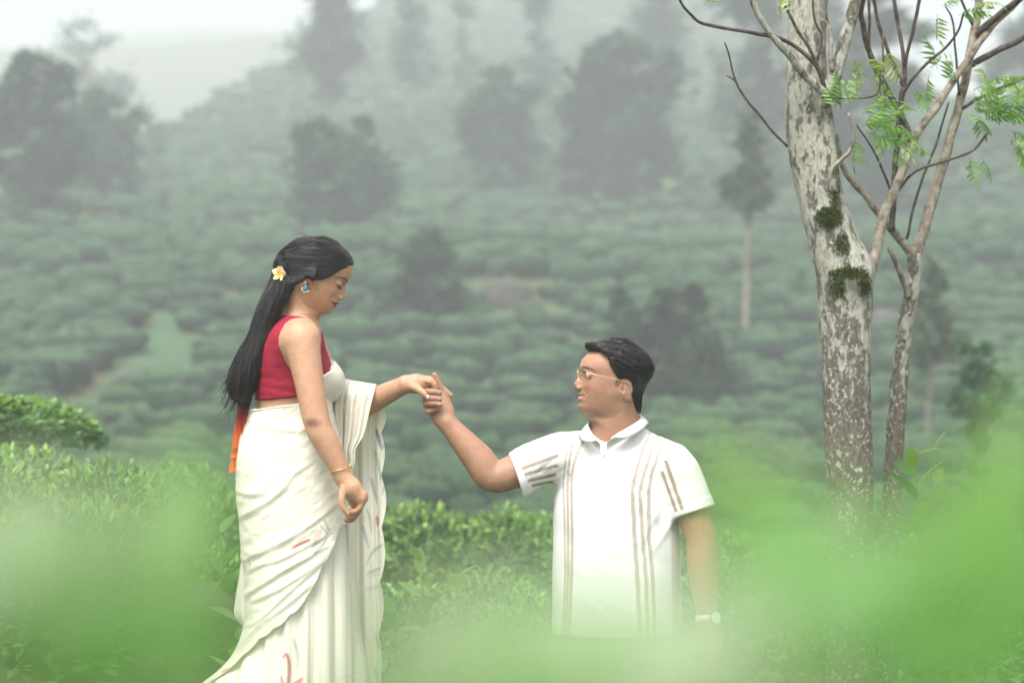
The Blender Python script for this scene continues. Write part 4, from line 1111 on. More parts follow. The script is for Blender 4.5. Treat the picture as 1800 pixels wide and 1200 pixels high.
B0 = skirt_point(TO, ZO, 0.0); bx_, by_ = pxz(B0.reshape(-1, 3)); 
fh = fold_height(bx_, by_).reshape(ZO.shape)*near_side[None]
diag = np.stack([(bx_*.55+by_*.83).reshape(ZO.shape)*.010, (bx_*.83-by_*.55).reshape(ZO.shape)*.05, TO*2], -1)
diag2 = np.stack([(bx_*.83-by_*.55).reshape(ZO.shape)*.007, (bx_*.55+by_*.83).reshape(ZO.shape)*.045, TO*2], -1)
off = .006+.00052*fh+.0035*fbm(diag2, 1, 3, 12)+.004*fbm(B0, 6, 2, 3)+.0016*fbm(diag2*np.array([1.0, 1.9, 1.0]), 1, 2, 21)+.0010*fbm(B0, 55, 2, 5)
Vo = skirt_point(TO, ZO, off).reshape(-1, 3)
outer_print = [(PINK, .8, [(524, 954), (535, 947), (554, 939)], 1.8, 3.2), (ROSE, .35, [(562, 940), (572, 926)], 6, 5), (GREYG, .6, [(578, 906), (586, 925)], 2.5, 1.5), (GREYG, .6, [(572, 915), (584, 930)], 2, 1.5), (GREYG, .6, [(556, 926), (564, 922)], 2.4, 1.5),
               (GREYG, .65, [(558, 950), (576, 938)], 3.4, 1.5), (GREYG, .65, [(562, 962), (574, 952), (582, 938)], 3.4, 1.5), (GREYG, .4, [(530, 942), (560, 926)], .9, .7), (PINK, .7, [(446, 978), (448, 985)], 2, 1.2),
               (GREYG, .55, [(505, 716), (535, 702)], 3.5, 5), (GREYG, .35, [(468, 738), (528, 727)], 1.0, .9), (GREYG, .35, [(475, 732), (528, 720)], 1.0, .9), (GREYG, .3, [(490, 741), (528, 734)], 1.0, .9),
               (PINK, .75, [(398, 1172), (412, 1168), (420, 1164)], 2.5, 6), (GREYG, .5, [(372, 1190), (390, 1182), (404, 1180)], 1.5, 1.2)]
frO = np.repeat(near_side[None], nv, 0).reshape(-1)
co = saree_print(Vo, outer_print, frO)
co = mix_col(co, (tt.reshape(-1) > .988)*.5*frO, (.86, .86, .80))
slink('outer_wrap', Vo, grid_faces(NU, nv, True), co)
# rolled top edge at the waist
zr = ztop; pr = skirt_point(th, zr, .0045); V, F = tube(np.vstack([pr, pr[:1]]), .0028, 6, False); slink('waist_edge', V, F, np.repeat(CREAM[None], len(V), 0))
# cloth over the chest, up to her far shoulder
def w_drape(P):
    d = smin(w_torso(P), cone(P, nsh+np.array([-.012, .045, .008]), fsh+np.array([-.012, -.045, .008]), .050, .050), .04)-.012
    d = smin(d, ell(P, wp(575, 672, .03), (.052, .10, .055)), .03)
    px, py = pxz(P)
    line = (657-(px-560)*.62-120*np.clip(P[:, 1], -.05, .2)*1.6-py)/620        # upper border climbs to the far shoulder
    d = smax(d, line, .004)
    d = smax(d, (wp(0, 770)[2]-P[:, 2]), .01)
    d = smax(d, wp(553, 0)[0]-P[:, 0]-.25*np.clip(P[:, 1], 0, 1), .004)
    return d
def drape_disp(P):
    px, py = pxz(P); g = np.sin((py*1.0+px*.55)*1.15+2*vnoise(P, 18, 2))
    return -(.00055*g+.002*fbm(P, 12, 2, 2))
V, F = isosurface(w_drape, (wp(520, 0)[0], -.20, wp(0, 775)[2]), (wp(640, 0)[0], .24, wp(0, 590)[2]), .0036, disp=drape_disp)
drape_print = [(GREYG, .5, [(578, 718), (590, 708)], 2, 4), (GREYG, .35, [(572, 720), (592, 716)], 1, 1)]
slink('chest_drape', V, F, saree_print(V, drape_print))
# end of the saree over her forearm: a front fall and a long back fall
def sheet(rows, nu=90, nv=150, wave=.010, freq=5.5, seed=0, scallop=0.0, sc_from=.0):
    """rows = list of (left (px,py,y), right (px,py,y)); a cloth surface through them"""
    L = catmull(np.array([wp(*r[0]) for r in rows]), nv); R = catmull(np.array([wp(*r[1]) for r in rows]), nv)
    u = np.linspace(0, 1, nu)[None, :, None]; V = L[:, None]*(1-u)+R[:, None]*u
    t = np.linspace(0, 1, nv)[:, None]
    amp = wave*smooth(.0, .25, t)
    ph = u[..., 0]*freq*2*math.pi+1.2*vnoise(np.stack([u[..., 0]*2+t*0, t*2.2+u[..., 0]*0, t*0+u[..., 0]*0], -1), 1, seed)
    V[..., 1] += amp*np.sin(ph)+.4*amp*np.sin(ph*2.3+seed)
    V[..., 0] += amp*.35*np.cos(ph)
    if scallop:
        k = smooth(.86, 1.0, u[..., 0]); V[..., 0] += scallop*k*(np.abs(np.sin(t*math.pi*9.0+.4))-.5)
    return V.reshape(-1, 3), grid_faces(nu, nv)
ay0 = .115
front_rows = [((578, 680, .235), (667, 690, .15)), ((580, 664, .20), (665, 677, .12)), ((583, 664, .13), (662, 677, .05)), ((582, 690, .075), (659, 690, .015)), ((582, 715, .065), (653, 712, .005)), ((584, 745, .06), (648, 735, .0)), ((586, 775, .06), (640, 765, -.005)), ((590, 800, .06), (626, 790, -.01)), ((596, 822, .06), (624, 812, -.01)), ((604, 848, .06), (613, 842, -.01))]
V, F = sheet(front_rows, 80, 130, .008, 3.4, 3)
fprint = [(ROSE, .25, [(604, 720), (603, 790)], 3, 2), (GREYG, .4, [(580, 715), (592, 705)], 3, 2), (ROSE, .2, [(640, 690), (648, 684)], 3, 2)]
slink('front_fall', V, F, saree_print(V, fprint))
back_rows = [((598, 688, .14), (664, 683, .065)), ((596, 690, .17), (668, 690, .105)), ((590, 730, .16), (675, 725, .10)), ((588, 800, .15), (673, 795, .09)), ((590, 900, .14), (676, 890, .08)), ((594, 1000, .14), (674, 1000, .07)), ((600, 1100, .14), (672, 1100, .07)), ((606, 1220, .14), (668, 1230, .07)), ((612, 1330, .14), (664, 1340, .07))]
V, F = sheet(back_rows, 100, 320, .009, 2.6, 7, scallop=.012)
bprint = [(BLUE, .75, [(658, 758), (663, 775), (668, 792)], 4.2, 2.0), (TEAL, .6, [(676, 775), (668, 792)], 2.4, 1.2), (TEAL, .5, [(656, 795), (662, 820), (667, 845)], 3.2, 3.0), (TEAL, .45, [(673, 858), (668, 873)], 2.4, 1.4), (BLUE, .45, [(649, 845), (655, 870), (659, 888)], 4.0, 1.5),
          (GREYG, .5, [(642, 900), (648, 920), (650, 940)], 3.0, 1.4), (GREYG, .35, [(664, 800), (666, 880), (662, 960)], 1, .8), (PINK, .65, [(660, 912), (661, 928)], 4, 3), (BLUE, .45, [(634, 930), (640, 950), (646, 968)], 4.0, 1.6), (TEAL, .55, [(668, 962), (652, 975), (641, 996)], 4.2, 1.4),
          (BLUE, .55, [(643, 1012), (664, 1004)], 2.4, 2.4), (GREYG, .5, [(642, 1018), (664, 1012)], 1.2, 1.2), (TEAL, .25, [(642, 1040), (664, 1036)], 5, 4), (GREYG, .5, [(655, 1115), (664, 1145)], 2, 3), (GREYG, .35, [(650, 990), (646, 1060)], .9, .8), (TEAL, .4, [(656, 1180), (662, 1205)], 3, 2)]
slink('back_fall', V, F, saree_print(V, bprint))
# loose tail of cloth behind her hip
tail_rows = [((432, 905, .02), (446, 905, -.06)), ((428, 940, .03), (446, 945, -.08)), ((420, 1000, .04), (450, 1000, -.10)), ((411, 1060, .05), (450, 1050, -.10)), ((411, 1080, .05), (452, 1090, -.10)), ((424, 1100, .05), (456, 1122, -.10)), ((434, 1112, .05), (456, 1135, -.10))]
V, F = sheet(tail_rows, 40, 90, .008, 2.2, 5, scallop=-.0)
slink('hip_tail', V, F, saree_print(V, [(ROSE, .4, [(432, 960), (430, 985)], 3, 2), (TEAL, .35, [(416, 1010), (419, 1030)], 3, 2), (GREYG, .5, [(434, 1098), (440, 1106)], 3, 3)]))

# ribbon hanging from the blouse back -----------------------------
m_ribbon = mat('red_orange_ribbon', rough=.7, spec=.25); n = N(m_ribbon); n.color(n.attr()); n.translucent(n.attr(), .3)
tiers = [[((423, 700, -.03), (438, 702, -.06)), ((414, 730, -.03), (439, 730, -.07)), ((407, 765, -.03), (436, 768, -.08)), ((405, 790, -.03), (433, 783, -.085))],
         [((411, 775, -.025), (430, 778, -.07)), ((404, 800, -.02), (428, 796, -.08)), ((402, 806, -.02), (425, 802, -.08))],
         [((409, 795, -.02), (424, 797, -.065)), ((402, 820, -.015), (421, 822, -.07)), ((400, 832, -.01), (417, 828, -.07))]]
V, F = join([sheet(t_, 34, 40, .010, 2.3, 2+q_) for q_, t_ in enumerate(tiers)])
_, py = pxz(V); cr = mix_col(np.repeat(np.array([[.42, .02, .04]]), len(V), 0), smooth(725, 775, py), (.75, .13, .03))
wlink('ribbon', V, F, m_ribbon, cr)

# flower, earring, bracelet, rings, necklace ----------------------
m_petal = mat('frangipani_petal', rough=.5, spec=.3); n = N(m_petal); n.color(n.attr()); n.translucent(n.attr(), .25)
fl = empty('flower', tuple(flow_pos-WROOT)); fl.parent = woman
fl.rotation_euler = (math.radians(90), math.radians(12), math.radians(-20))
pu, pv_ = np.meshgrid(np.linspace(0, 1, 13), np.linspace(-1, 1, 9))
wd = .0098*np.sin(np.pi*np.clip(pu*.80+.10, 0, 1))**.8*(1-.12*(pu > .9)); PX = pu*.0215; PY = pv_*wd; PZ = .006*pu**1.5-.003*(pv_**2)*pu+.0022*pv_*pu
PV = np.stack([PX, PY, PZ], -1).reshape(-1, 3); pc = mix_col(np.repeat(np.array([[.86, .78, .42]]), len(PV), 0), smooth(.62, .12, pu.reshape(-1)), (.92, .42, .03)); pc = mix_col(pc, smooth(.75, 1.0, pu.reshape(-1))*.6, (.85, .83, .66))
pme = mesh('petal', PV, grid_faces(13, 9), pc); pme.materials.append(m_petal)
for k in range(5):
    o = link('petal', pme, None, fl); o.rotation_euler = (.28, 0, k*2*math.pi/5+.35)
er_ = wh.world((2, -79, -33))
eo = empty('earring', tuple(er_-WROOT)); eo.parent = woman
def gem(pts, t): 
    pts = np.array(pts, float); n_ = len(pts); c = pts.mean(0)
    V = [(x, -t*.3, z) for x, z in pts]+[(c[0]+(x-c[0])*.6, -t, c[1]+(z-c[1])*.6) for x, z in pts]+[(x, t*.3, z) for x, z in pts]
    F = [(i, (i+1) % n_, n_+(i+1) % n_, n_+i) for i in range(n_)]+[(2*n_+i, 2*n_+(i+1) % n_, (i+1) % n_, i) for i in range(n_)]+[tuple(range(n_, 2*n_)), tuple(range(3*n_-1, 2*n_-1, -1))]
    return V, F
V, F = gem([(-.0065, -.002), (-.003, -.007), (.004, -.005), (.0065, .002), (.005, .0095), (.001, .0105), (-.004, .005)], .0035)
link('stone', mesh('stone', V, F, smooth_shade=False), m_gem, eo)
ring_pts = np.array([(-.0085, 0, .003), (-.0080, 0, -.003), (-.004, 0, -.0092), (.002, 0, -.0105), (.008, 0, -.0075), (.0115, 0, -.0085)]); V, F = tjoin([(ICO2[0]*.0019+p, ICO2[1]) for p in catmull(ring_pts, 9)]) if 'ICO2' in globals() else tube(ring_pts, .0016, 6)
link('setting', mesh('setting', V, F), m_silver, eo)
br_c = nel*.14+nwr*.86; axis = (nwr-nel)/np.linalg.norm(nwr-nel)
e1 = np.cross(axis, [0, 1, 0]); e1 /= np.linalg.norm(e1); e2 = np.cross(axis, e1)
def loop(c, r, n_, tilt=0): 
    a = np.linspace(0, 2*np.pi, n_); return c+r*(np.cos(a)[:, None]*e1+np.sin(a)[:, None]*e2)+tilt*np.cos(a)[:, None]*axis
br = empty('bracelet', tuple(br_c-WROOT)); br.parent = woman
pth = loop(np.zeros(3), .0300, 49, .006); pth += (np.arange(49) % 2)[:, None]*.0008*axis
V, F = tube(pth, .0013+.0007*(np.arange(49) % 2), 6, False); link('chain', mesh('chain', V, F), m_gold, br)
for a_, s_ in ((2.1, .0055), (1.2, .0042), (.55, .0060)):
    c = .0315*(math.cos(a_)*e1-math.sin(a_)*e2)+.006*math.cos(a_)*axis
    V, F = tube(c+s_*np.stack([np.cos(np.linspace(0, 6.28, 13)), np.zeros(13)-.1, np.sin(np.linspace(0, 6.28, 13))], -1), .0013, 6, False); link('charm', mesh('charm', V, F), m_gold, br)
def finger_ring(c, ax, r, m_, name='ring'):
    ax = ax/np.linalg.norm(ax); a1 = np.cross(ax, [.3, 1, .2]); a1 /= np.linalg.norm(a1); a2 = np.cross(ax, a1); a = np.linspace(0, 2*np.pi, 25)
    V, F = tube(c+r*(np.cos(a)[:, None]*a1+np.sin(a)[:, None]*a2), .0014, 6, False); return wlink(name, V, F, m_)
finger_ring(kn[1]+np.array([-.004, .001, -.019]), np.array([-.008, .002, -.036]), .0098, m_gold)
finger_ring(wp(754, 672, FY-.014), np.array([.016, 0, -.004]), .0108, m_gold)
na = [wp(522, 566, -.062), wp(531, 573, -.062), wp(540, 580, -.054), wp(549, 592, -.03), wp(552, 597, 0.0)]
nc_ = project(w_body, catmull(np.array(na), 24), .0008, 4); V, F = tube(nc_, .0007, 5, False); wlink('necklace', V, F, m_gold)

# ------------------------------------------------------------------ the man
SKIN_M = np.array([.36, .205, .132])
man = empty('person', (wp(1100, 0)[0], 0, 0)); MROOT = np.array(man.location)
tag(man, 'kneeling man in glasses and a white striped polo shirt, reaching up', 'person')
def mlink(name, V, F, m, cols=None, smooth_shade=True, parent=None):
    return link(name, mesh(name, np.asarray(V)-MROOT, F, cols, smooth_shade), m, parent or man)
MP0 = [(-95, 70), (-87, 89), (-82, 97), (-74, 104), (-66, 105), (-60, 102.5), (-56, 104), (-51, 108.5), (-46, 108.5), (-43.5, 105.5), (-41, 108), (-36, 110.8), (-31, 109.5), (-26, 110), (-23, 112), (-19, 119), (-14, 124.5), (-8, 126.5), (-3, 125), (5, 120), (15, 114.5), (24, 111.5), (30, 111.5), (37, 114), (46, 114.5), (60, 111.5), (75, 103), (88, 92), (100, 76), (112, 48), (119, 10)]
MP1 = [(-95, 66), (-87, 86), (-74, 101), (-60, 101), (-45, 102.5), (-30, 104), (-15, 105), (0, 105), (15, 106), (30, 108), (44, 113.5), (60, 111), (75, 103), (88, 92), (100, 76), (112, 48), (119, 10)]
MW = [(-95, 14), (-87, 34), (-74, 47), (-58, 57), (-40, 63), (-20, 68), (0, 71), (25, 71), (50, 74), (75, 72), (95, 59), (108, 38), (119, 8)]
MXB = [(-95, 40), (-87, 10), (-72, -14), (-55, -32), (-38, -46), (-20, -58), (0, -70), (30, -78), (60, -78), (85, -66), (105, -42), (119, -6)]
MY = .02
mh = Head(MP0, MP1, MW, MXB, 1.0, wp(1085, 680, MY), -8, 180+11, 0, eye=(31, 22), female=False)
psh, pel, pwr = wp(992, 800, .02), wp(868, 838, .0), wp(786, 743, .01)      # his right arm, raised
qsh, qel, qwr = wp(1186, 812, -.01), wp(1232, 945, -.04), wp(1243, 1085, -.06)
mk0, mk1 = wp(1078, 770, .03), mh.world((-12, 0, -30))
def m_arms(P):
    a = curve_chain(P, [psh, psh*.45+pel*.55, pel, pel*.66+pwr*.34, pwr], [.054, .050, .0445, .0445, .0265], 16)
    b = curve_chain(P, [qsh, qsh*.45+qel*.55, qel, qel*.62+qwr*.38, qwr], [.050, .0475, .0435, .0445, .0285], 16)
    return np.minimum(a, b)
HY = .012
def m_hand_grip(P):
    """right hand seen from the palm: heel low right, fingers closed to the left over her fingers"""
    d = curve_chain(P, [pwr, wp(778, 728, HY+.012), wp(767, 706, HY+.028)], [.0265, .031, .026], 7)
    d = smin(d, cone(P, wp(776, 735, HY+.004), wp(762, 716, HY+.016), .024, .018), .012)          # little-finger side of the palm
    d = smin(d, cone(P, wp(784, 722, HY+.012), wp(778, 700, HY+.020), .022, .018), .014)          # ball of the thumb
    rows = [(689, .0102), (700, .0100), (709.5, .0090)]
    for i, (py, r) in enumerate(rows):
        s = i*2.0
        d = smin(d, fing(P, [wp(764+s*.6, py+10, HY+.040), wp(750+s*.6, py+5, HY+.030), wp(746+s*.8, py+1, HY-.004), wp(753+s, py-1, HY-.034), wp(764+s*.5, py, HY-.042), wp(771.5+s*.4, py+1, HY-.036)], r*1.06, r*.86), .004)
    d = smin(d, fing(P, [wp(770, 708, HY+.012), wp(752, 722, HY+.000), wp(757, 722, HY-.022), wp(766, 719, HY-.024)], .0095, .0078), .006)    # little finger tucked under
    th = [wp(783, 715, HY+.020), wp(778, 692, HY+.018), wp(769, 672, HY+.014), wp(764, 659, HY+.010)]
    return smin(d, fing(P, th, .0150, .0078), .008)
def m_hand_low(P):
    c = qwr
    d = curve_chain(P, [c, c+np.array([.002, -.002, -.045]), c+np.array([.0, -.006, -.085])], [.0285, .031, .024], 6)
    for i in range(4):
        k = c+np.array([.022-.015*i, -.012+.010*i-.004, -.088+.003*abs(i-1.3)]); L = [.9, 1, .95, .78][i]
        d = smin(d, fing(P, [k+np.array([0, .002, .02]), k, k+np.array([-.003, -.008, -.038*L]), k+np.array([-.010, -.006, -.064*L]), k+np.array([-.018, .002, -.080*L])], .0112, .0082), .004)
    th = [c+np.array([.018, -.014, -.02]), c+np.array([.030, -.026, -.05]), c+np.array([.028, -.034, -.078]), c+np.array([.022, -.038, -.100])]
    return smin(d, fing(P, th, .0135, .0092), .006)
gb = (wp(736, 752, HY-.075), wp(800, 650, HY+.085))
lb = (qwr+np.array([-.07, -.08, -.20]), qwr+np.array([.07, .06, .02]))
def m_core(P):
    d = ell(P, wp(1085, 860, .06), (.155, .095, .20))
    d = smin(d, cone(P, psh+np.array([.03, .02, 0]), qsh+np.array([-.05, .03, 0]), .050, .045), .03)
    d = smin(d, ell(P, wp(1085, 1060, .06), (.155, .10, .14)), .05)
    return d
def m_neck(P): return cone(P, mk0, mk1, .066, .060)
def m_body(P):
    d = smin(m_core(P), m_arms(P), .03)
    d = smin(d, m_neck(P), .03)
    d = smin(d, cone(P, mh.world((50, 0, -66)), mh.world((10, 0, -92)), .026, .040), .03)          # under the chin
    d = smin(d, mh.f(P), .030)
    d = smin(d, near(P, m_hand_grip, gb[0]+.012, gb[1]-.01), .008)
    return smin(d, near(P, m_hand_low, lb[0]+.01, lb[1]-.01), .008)
def man_colors(V):
    c = np.repeat(SKIN_M[None], len(V), 0)*(1+.05*fbm(V, 14, 2, 5))[:, None]
    Q = mh.local(V); x, y, z = Q.T; ay = np.abs(y); fx = np.where((z > -100) & (x > 35), 1, 0); hd = (np.abs(Q).max(1) < 140)
    c = mix_col(c, .35*np.exp(-((ay-40)/20)**2-((z+12)/18)**2)*fx, (.47, .21, .13))
    c = mix_col(c, .25*np.exp(-((z-62)/22)**2)*fx, (.50, .30, .20))
    # shaven beard and moustache area
    st = smooth(-12, -30, z)*smooth(-20, 10, x)*hd*smooth(-105, -85, z)
    c = mix_col(c, st*.30, (.19, .115, .085))
    up = np.interp(ay, [0, 5, 12, 22, 28], [-33.5, -32, -34, -38, -40]); lo = np.interp(ay, [0, 10, 20, 28], [-56, -54.5, -49, -40])
    mo = smooth(lo-.8, lo+.8, z)*smooth(up+.8, up-.8, z)*(ay < 28)*fx
    c = mix_col(c, mo*.85, (.30, .11, .095))
    c = mix_col(c, smooth(2.2, 1.2, np.abs(z+44-np.interp(ay, [0, 24], [0, 2.5])))*(ay < 22)*fx*.8, (.62, .52, .46))      # teeth
    c = mix_col(c, smooth(1.0, .3, np.abs(z+41.4-np.interp(ay, [0, 24], [0, 2.5])))*(ay < 25)*fx*.7, (.10, .03, .03))
    bz = np.interp(ay, [9, 18, 30, 42, 52], [36, 39.5, 42, 41, 36]); bw = np.interp(ay, [9, 16, 34, 54], [2.6, 3.8, 3.2, 1.2])
    c = mix_col(c, smooth(1.5, .4, np.abs(z-bz)/bw)*smooth(7, 11, ay)*smooth(55, 49, ay)*fx*.9, (.022, .014, .012))
    # open eye
    ez = 22; hw = 14.5; uz = ez+1+5.2*np.sqrt(np.clip(1-((ay-31)/hw)**2, 0, 1)); dz = ez+1-3.6*np.sqrt(np.clip(1-((ay-31)/hw)**2, 0, 1))
    eye = (np.abs(ay-31) < hw)*smooth(dz-.6, dz+.6, z)*smooth(uz+.6, uz-.6, z)*fx
    c = mix_col(c, eye, (.62, .57, .53)); c = mix_col(c, eye*smooth(6.2, 5.2, np.hypot(ay-30.5, z-ez-1.5)), (.018, .010, .007))
    c = mix_col(c, smooth(1.5, .5, np.abs(z-uz))*(np.abs(ay-31) < hw+1)*fx, (.015, .010, .010))
    c = mix_col(c, .3*np.exp(-((ay-30)/13)**2-((z-14)/4.5)**2)*fx, (.22, .11, .075))
    c = mix_col(c, smooth(7.5, 5.5, np.hypot(ay-7.5, (z+25)*1.5))*fx*.5, (.10, .045, .03))
    for i, py in enumerate((689, 700, 709.5)):                              # nails and finger creases of the closed hand
        q = wp(772+i*.8, py+.5, HY-.046); c = mix_col(c, smooth(.0062, .0048, np.linalg.norm((V-q)*np.array([1, 1, 1.15]), axis=1))*.8, (.62, .42, .34))
        for xx in (753.5, 763.5):
            q = wp(xx+i*1.2, py, HY-.046); c = mix_col(c, smooth(.0022, .0008, np.abs(V[:, 0]-q[0]))*(np.linalg.norm(V-q, axis=1) < .012)*.4, (.22, .10, .07))
    # ear tint
    c = mix_col(c, .4*smooth(28, 10, np.linalg.norm((Q-np.array([-9, -71, 0]))*np.array([1, 1, .7]), axis=1)), (.50, .24, .14))
    return c
hmin, hmax = mh.world((0, 0, 15))-.165, mh.world((0, 0, 15))+.165; hbm = (hmin, hmax)
Vh, Fh = isosurface(m_body, hmin-.004, hmax+.004, .0023); Vh, Fh = cut_faces(Vh, Fh, lambda C: inb(C, hbm))
V1, F1 = isosurface(m_body, gb[0]-.004, gb[1]+.004, .0020); V1, F1 = cut_faces(V1, F1, lambda C: inb(C, gb))
V2, F2 = isosurface(m_body, lb[0]-.004, lb[1]+.004, .0028); V2, F2 = cut_faces(V2, F2, lambda C: inb(C, lb))
Vb, Fb = isosurface(m_body, (wp(755, 0)[0], -.13, wp(0, 1160)[2]), (wp(1290, 0)[0], .24, wp(0, 720)[2]), .0055)
Vb, Fb = cut_faces(Vb, Fb, lambda C: ~(inb(C, shr(hbm)) | inb(C, shr(gb)) | inb(C, shr(lb))))
V, F = join([(Vh, Fh), (V1, F1), (V2, F2), (Vb, Fb)])
mlink('body', V, F, m_skin, man_colors(V))

# hair ------------------------------------------------------------
def m_hairline(ay, z):
    mid = np.interp(z, [-70, -45, -20, 0, 12, 30, 52, 70, 80, 90, 104], [-62, -44, -27, -2, 10, 20, 40, 56, 66, 80, 99])
    tem = np.interp(z, [-70, -45, -20, 0, 12, 30, 52, 70, 88, 97, 106], [-62, -44, -27, -2, 10, 20, 38, 45, 54, 74, 97])
    k = smooth(22, 42, ay); return mid*(1-k)+tem*k
def m_hair_base(P):
    Q = mh.local(P); ay = np.abs(Q[:, 1])
    thick = .003+.013*smooth(20, 95, Q[:, 2])+.005*smooth(-10, -70, Q[:, 0])*smooth(-25, 20, Q[:, 2])+.007*smooth(30, 70, Q[:, 0])*smooth(70, 95, Q[:, 2])
    thick = thick+.0*smooth(60, 100, Q[:, 2])*np.cos(Q[:, 0]*.075-.9+Q[:, 1]*.02)
    d = smax(mh.f0(P)-thick, ell(Q, (12, 0, 28), (97, 80, 90))*.001-thick*.95-.03*smooth(45, 0, Q[:, 2]), .010)
    nk = m_neck(P)-.003
    d = smin(d, smax(nk, (Q[:, 0]+34)*.001, .01), .02)
    d = smax(d, (Q[:, 0]-m_hairline(ay, Q[:, 2]))*.00075, .005)
    d = smax(d, (-68-Q[:, 2])*.001, .012)
    return smax(d, -ell(np.stack([Q[:, 0], ay, Q[:, 2]], -1), (-6, 78, -4), (24, 16, 35))*.001, .004)
def m_flow(Q):
    """locks: 0..1 wave that runs along the combing direction, forelock forward, sides down and back"""
    a = np.stack([Q[:, 0]*.016+Q[:, 2]*.010, Q[:, 1]*.030, Q[:, 2]*.040-Q[:, 0]*.014], -1)
    return 1-np.abs(fbm(a, 1.5, 2, 5))*2.0
def m_hair_disp(P):
    Q = mh.local(P); top = smooth(15, 70, Q[:, 2]); fine = fbm(np.stack([Q[:, 0]*.05+Q[:, 2]*.04, Q[:, 1]*.12, Q[:, 2]*.22-Q[:, 0]*.10], -1), 1.0, 2, 9)
    return top*(.0045*m_flow(Q)+.002)+.0026*fine*smooth(-40, 20, Q[:, 2])
def m_hair_f(P): return near(P, m_hair_base, mh.world((0, 0, 10))-.17, mh.world((0, 0, 10))+.17, .06)
V, F = isosurface(m_hair_f, mh.world((0, 0, 20))-.165, mh.world((0, 0, 20))+.165, .0030, disp=m_hair_disp)
mhair = mlink('hair', V, F, m_hair)
rs = np.random.default_rng(33)
HV = V; HQ = mh.local(HV); pick = rs.permutation(np.where((HQ[:, 2] > -64))[0])[:4200]
def m_comb(P):
    Q = mh.local(P); w = 1.05*np.sin(.055*Q[:, 0]+.035*Q[:, 2]+.03*Q[:, 1])+.35*vnoise(P, 45, 4)
    fr = smooth(55, 85, Q[:, 0])*smooth(75, 100, Q[:, 2]); sg = np.sign(Q[:, 1]+.01)
    d = np.stack([-1+1.9*fr, sg*(.25-.2*fr)+.3*np.sin(w), -.42*(1-fr)-.5*w*.5], -1)
    lo = smooth(8, -20, Q[:, 2])[:, None]; d = d*(1-lo)+lo*np.array([-.25, 0, -1.])
    return d@mh.R.T
S_ = project(m_hair_f, HV[pick], .0, 2)
A = comb(m_hair_f, m_hair_disp, S_, m_comb, 8, rs.uniform(.003, .0065, len(S_)), .0005)
out_ = A-mh.world((0, 0, 25)); out_ /= np.linalg.norm(out_, axis=2)[:, :, None]
lift = np.linspace(0, 1, 9)[None, :, None]**1.6*out_*((rs.random(len(A)) < .3)*rs.uniform(.001, .0075, len(A)))[:, None, None]*smooth(20, 70, mh.local(A[:, 4]))[:, 2][:, None, None]
L_ = mh.local(A.reshape(-1, 3)); ok = ((L_[:, 0] < m_hairline(np.abs(L_[:, 1]), L_[:, 2])+5+22*smooth(75, 92, L_[:, 2]))&(L_[:, 2] > -66)).reshape(-1, 9).all(1)
V, F = ribbon_strands(list((A+lift)[ok]), .0009)
o = mlink('strands', V, F, m_hair, parent=mhair); o['kind'] = 'stuff'
paths = []
for i in range(120):                                             # tousled tips against the background
    x = rs.uniform(-98, 85); p = mh.world((x, rs.uniform(-40, 40), 122 if x > -60 else 80)); p = project(m_hair_f, p[None], .004, 4)[0]
    q = mh.local(p[None])[0]; dr = np.array([-.5+(x > 50)*1.0, rs.normal()*.3, .7 if x > -60 else .2]); 
    b = mh.world(q+dr*rs.uniform(3, 8)); c = mh.world(q+dr*rs.uniform(6, 13)+np.array([-6+12*(x > 50), 0, -3]))
    paths.append(catmull(np.array([p, b, c]), 6))
V, F = ribbon_strands(paths, .00045); o = mlink('wisps', V, F, m_hair, parent=mhair); o['kind'] = 'stuff'
# sideburn
m_stub = m_hair
zs = rs.uniform(-12, 20, 160); xs = np.interp(zs, [-12, 20], [19, 20])+rs.uniform(-6, 6, 160)*np.interp(zs, [-12, 20], [.5, 1])
sb = np.vstack([np.stack([xs, np.full(160, q*76.), zs], -1) for q in (-1, 1)]); sb = project(mh.f, mh.world(sb), .0004, 4)
paths = [np.array([p, p+np.array([.001, -.0005, -.004])]) for p in sb]
V, F = ribbon_strands(paths, .0004); o = mlink('sideburns', V, F, m_hair, parent=mhair); o['kind'] = 'stuff'

# shirt -----------------------------------------------------------
SHZ = [(1118, 972, 1196, .145), (1060, 972, 1197, .150), (1000, 972, 1197, .150), (940, 972, 1196, .148), (900, 972, 1194, .145), (860, 974, 1190, .142), (830, 980, 1188, .135), (805, 990, 1182, .12), (785, 1005, 1170, .105), (766, 1025, 1145, .085), (748, 1045, 1122, .06)]
shz = [wp(0, r[0])[2] for r in SHZ]
shl, shr_, shd = [table(list(zip(shz, [wp(r[k], 0, .04)[0] if k < 3 else r[k] for r in SHZ])), .014) for k in (1, 2, 3)]
SHY = .06
cuffp = [wp(909, 836, .008), wp(1219, 897, -.03)]
ax1 = (cuffp[0]-psh)/np.linalg.norm(cuffp[0]-psh)+np.array([.0, 0, .10]); ax1 /= np.linalg.norm(ax1)
ax2 = np.array([.30, -.1, -.92]); ax2 /= np.linalg.norm(ax2)
def sleeve(P, pts, rads, c, ax, r):
    s = curve_chain(P, pts, rads, 9); t = (P-c)@ax; q = np.linalg.norm(P-c-t[:, None]*ax, axis=1)
    s = s-.0022*smooth(-.027, -.023, t)                                   # ribbed cuff
    s = smax(s, t-.004, .003)
    return smax(s, -np.maximum(q-(r+.22*np.minimum(t, 0)), -(t+.05)), .003)
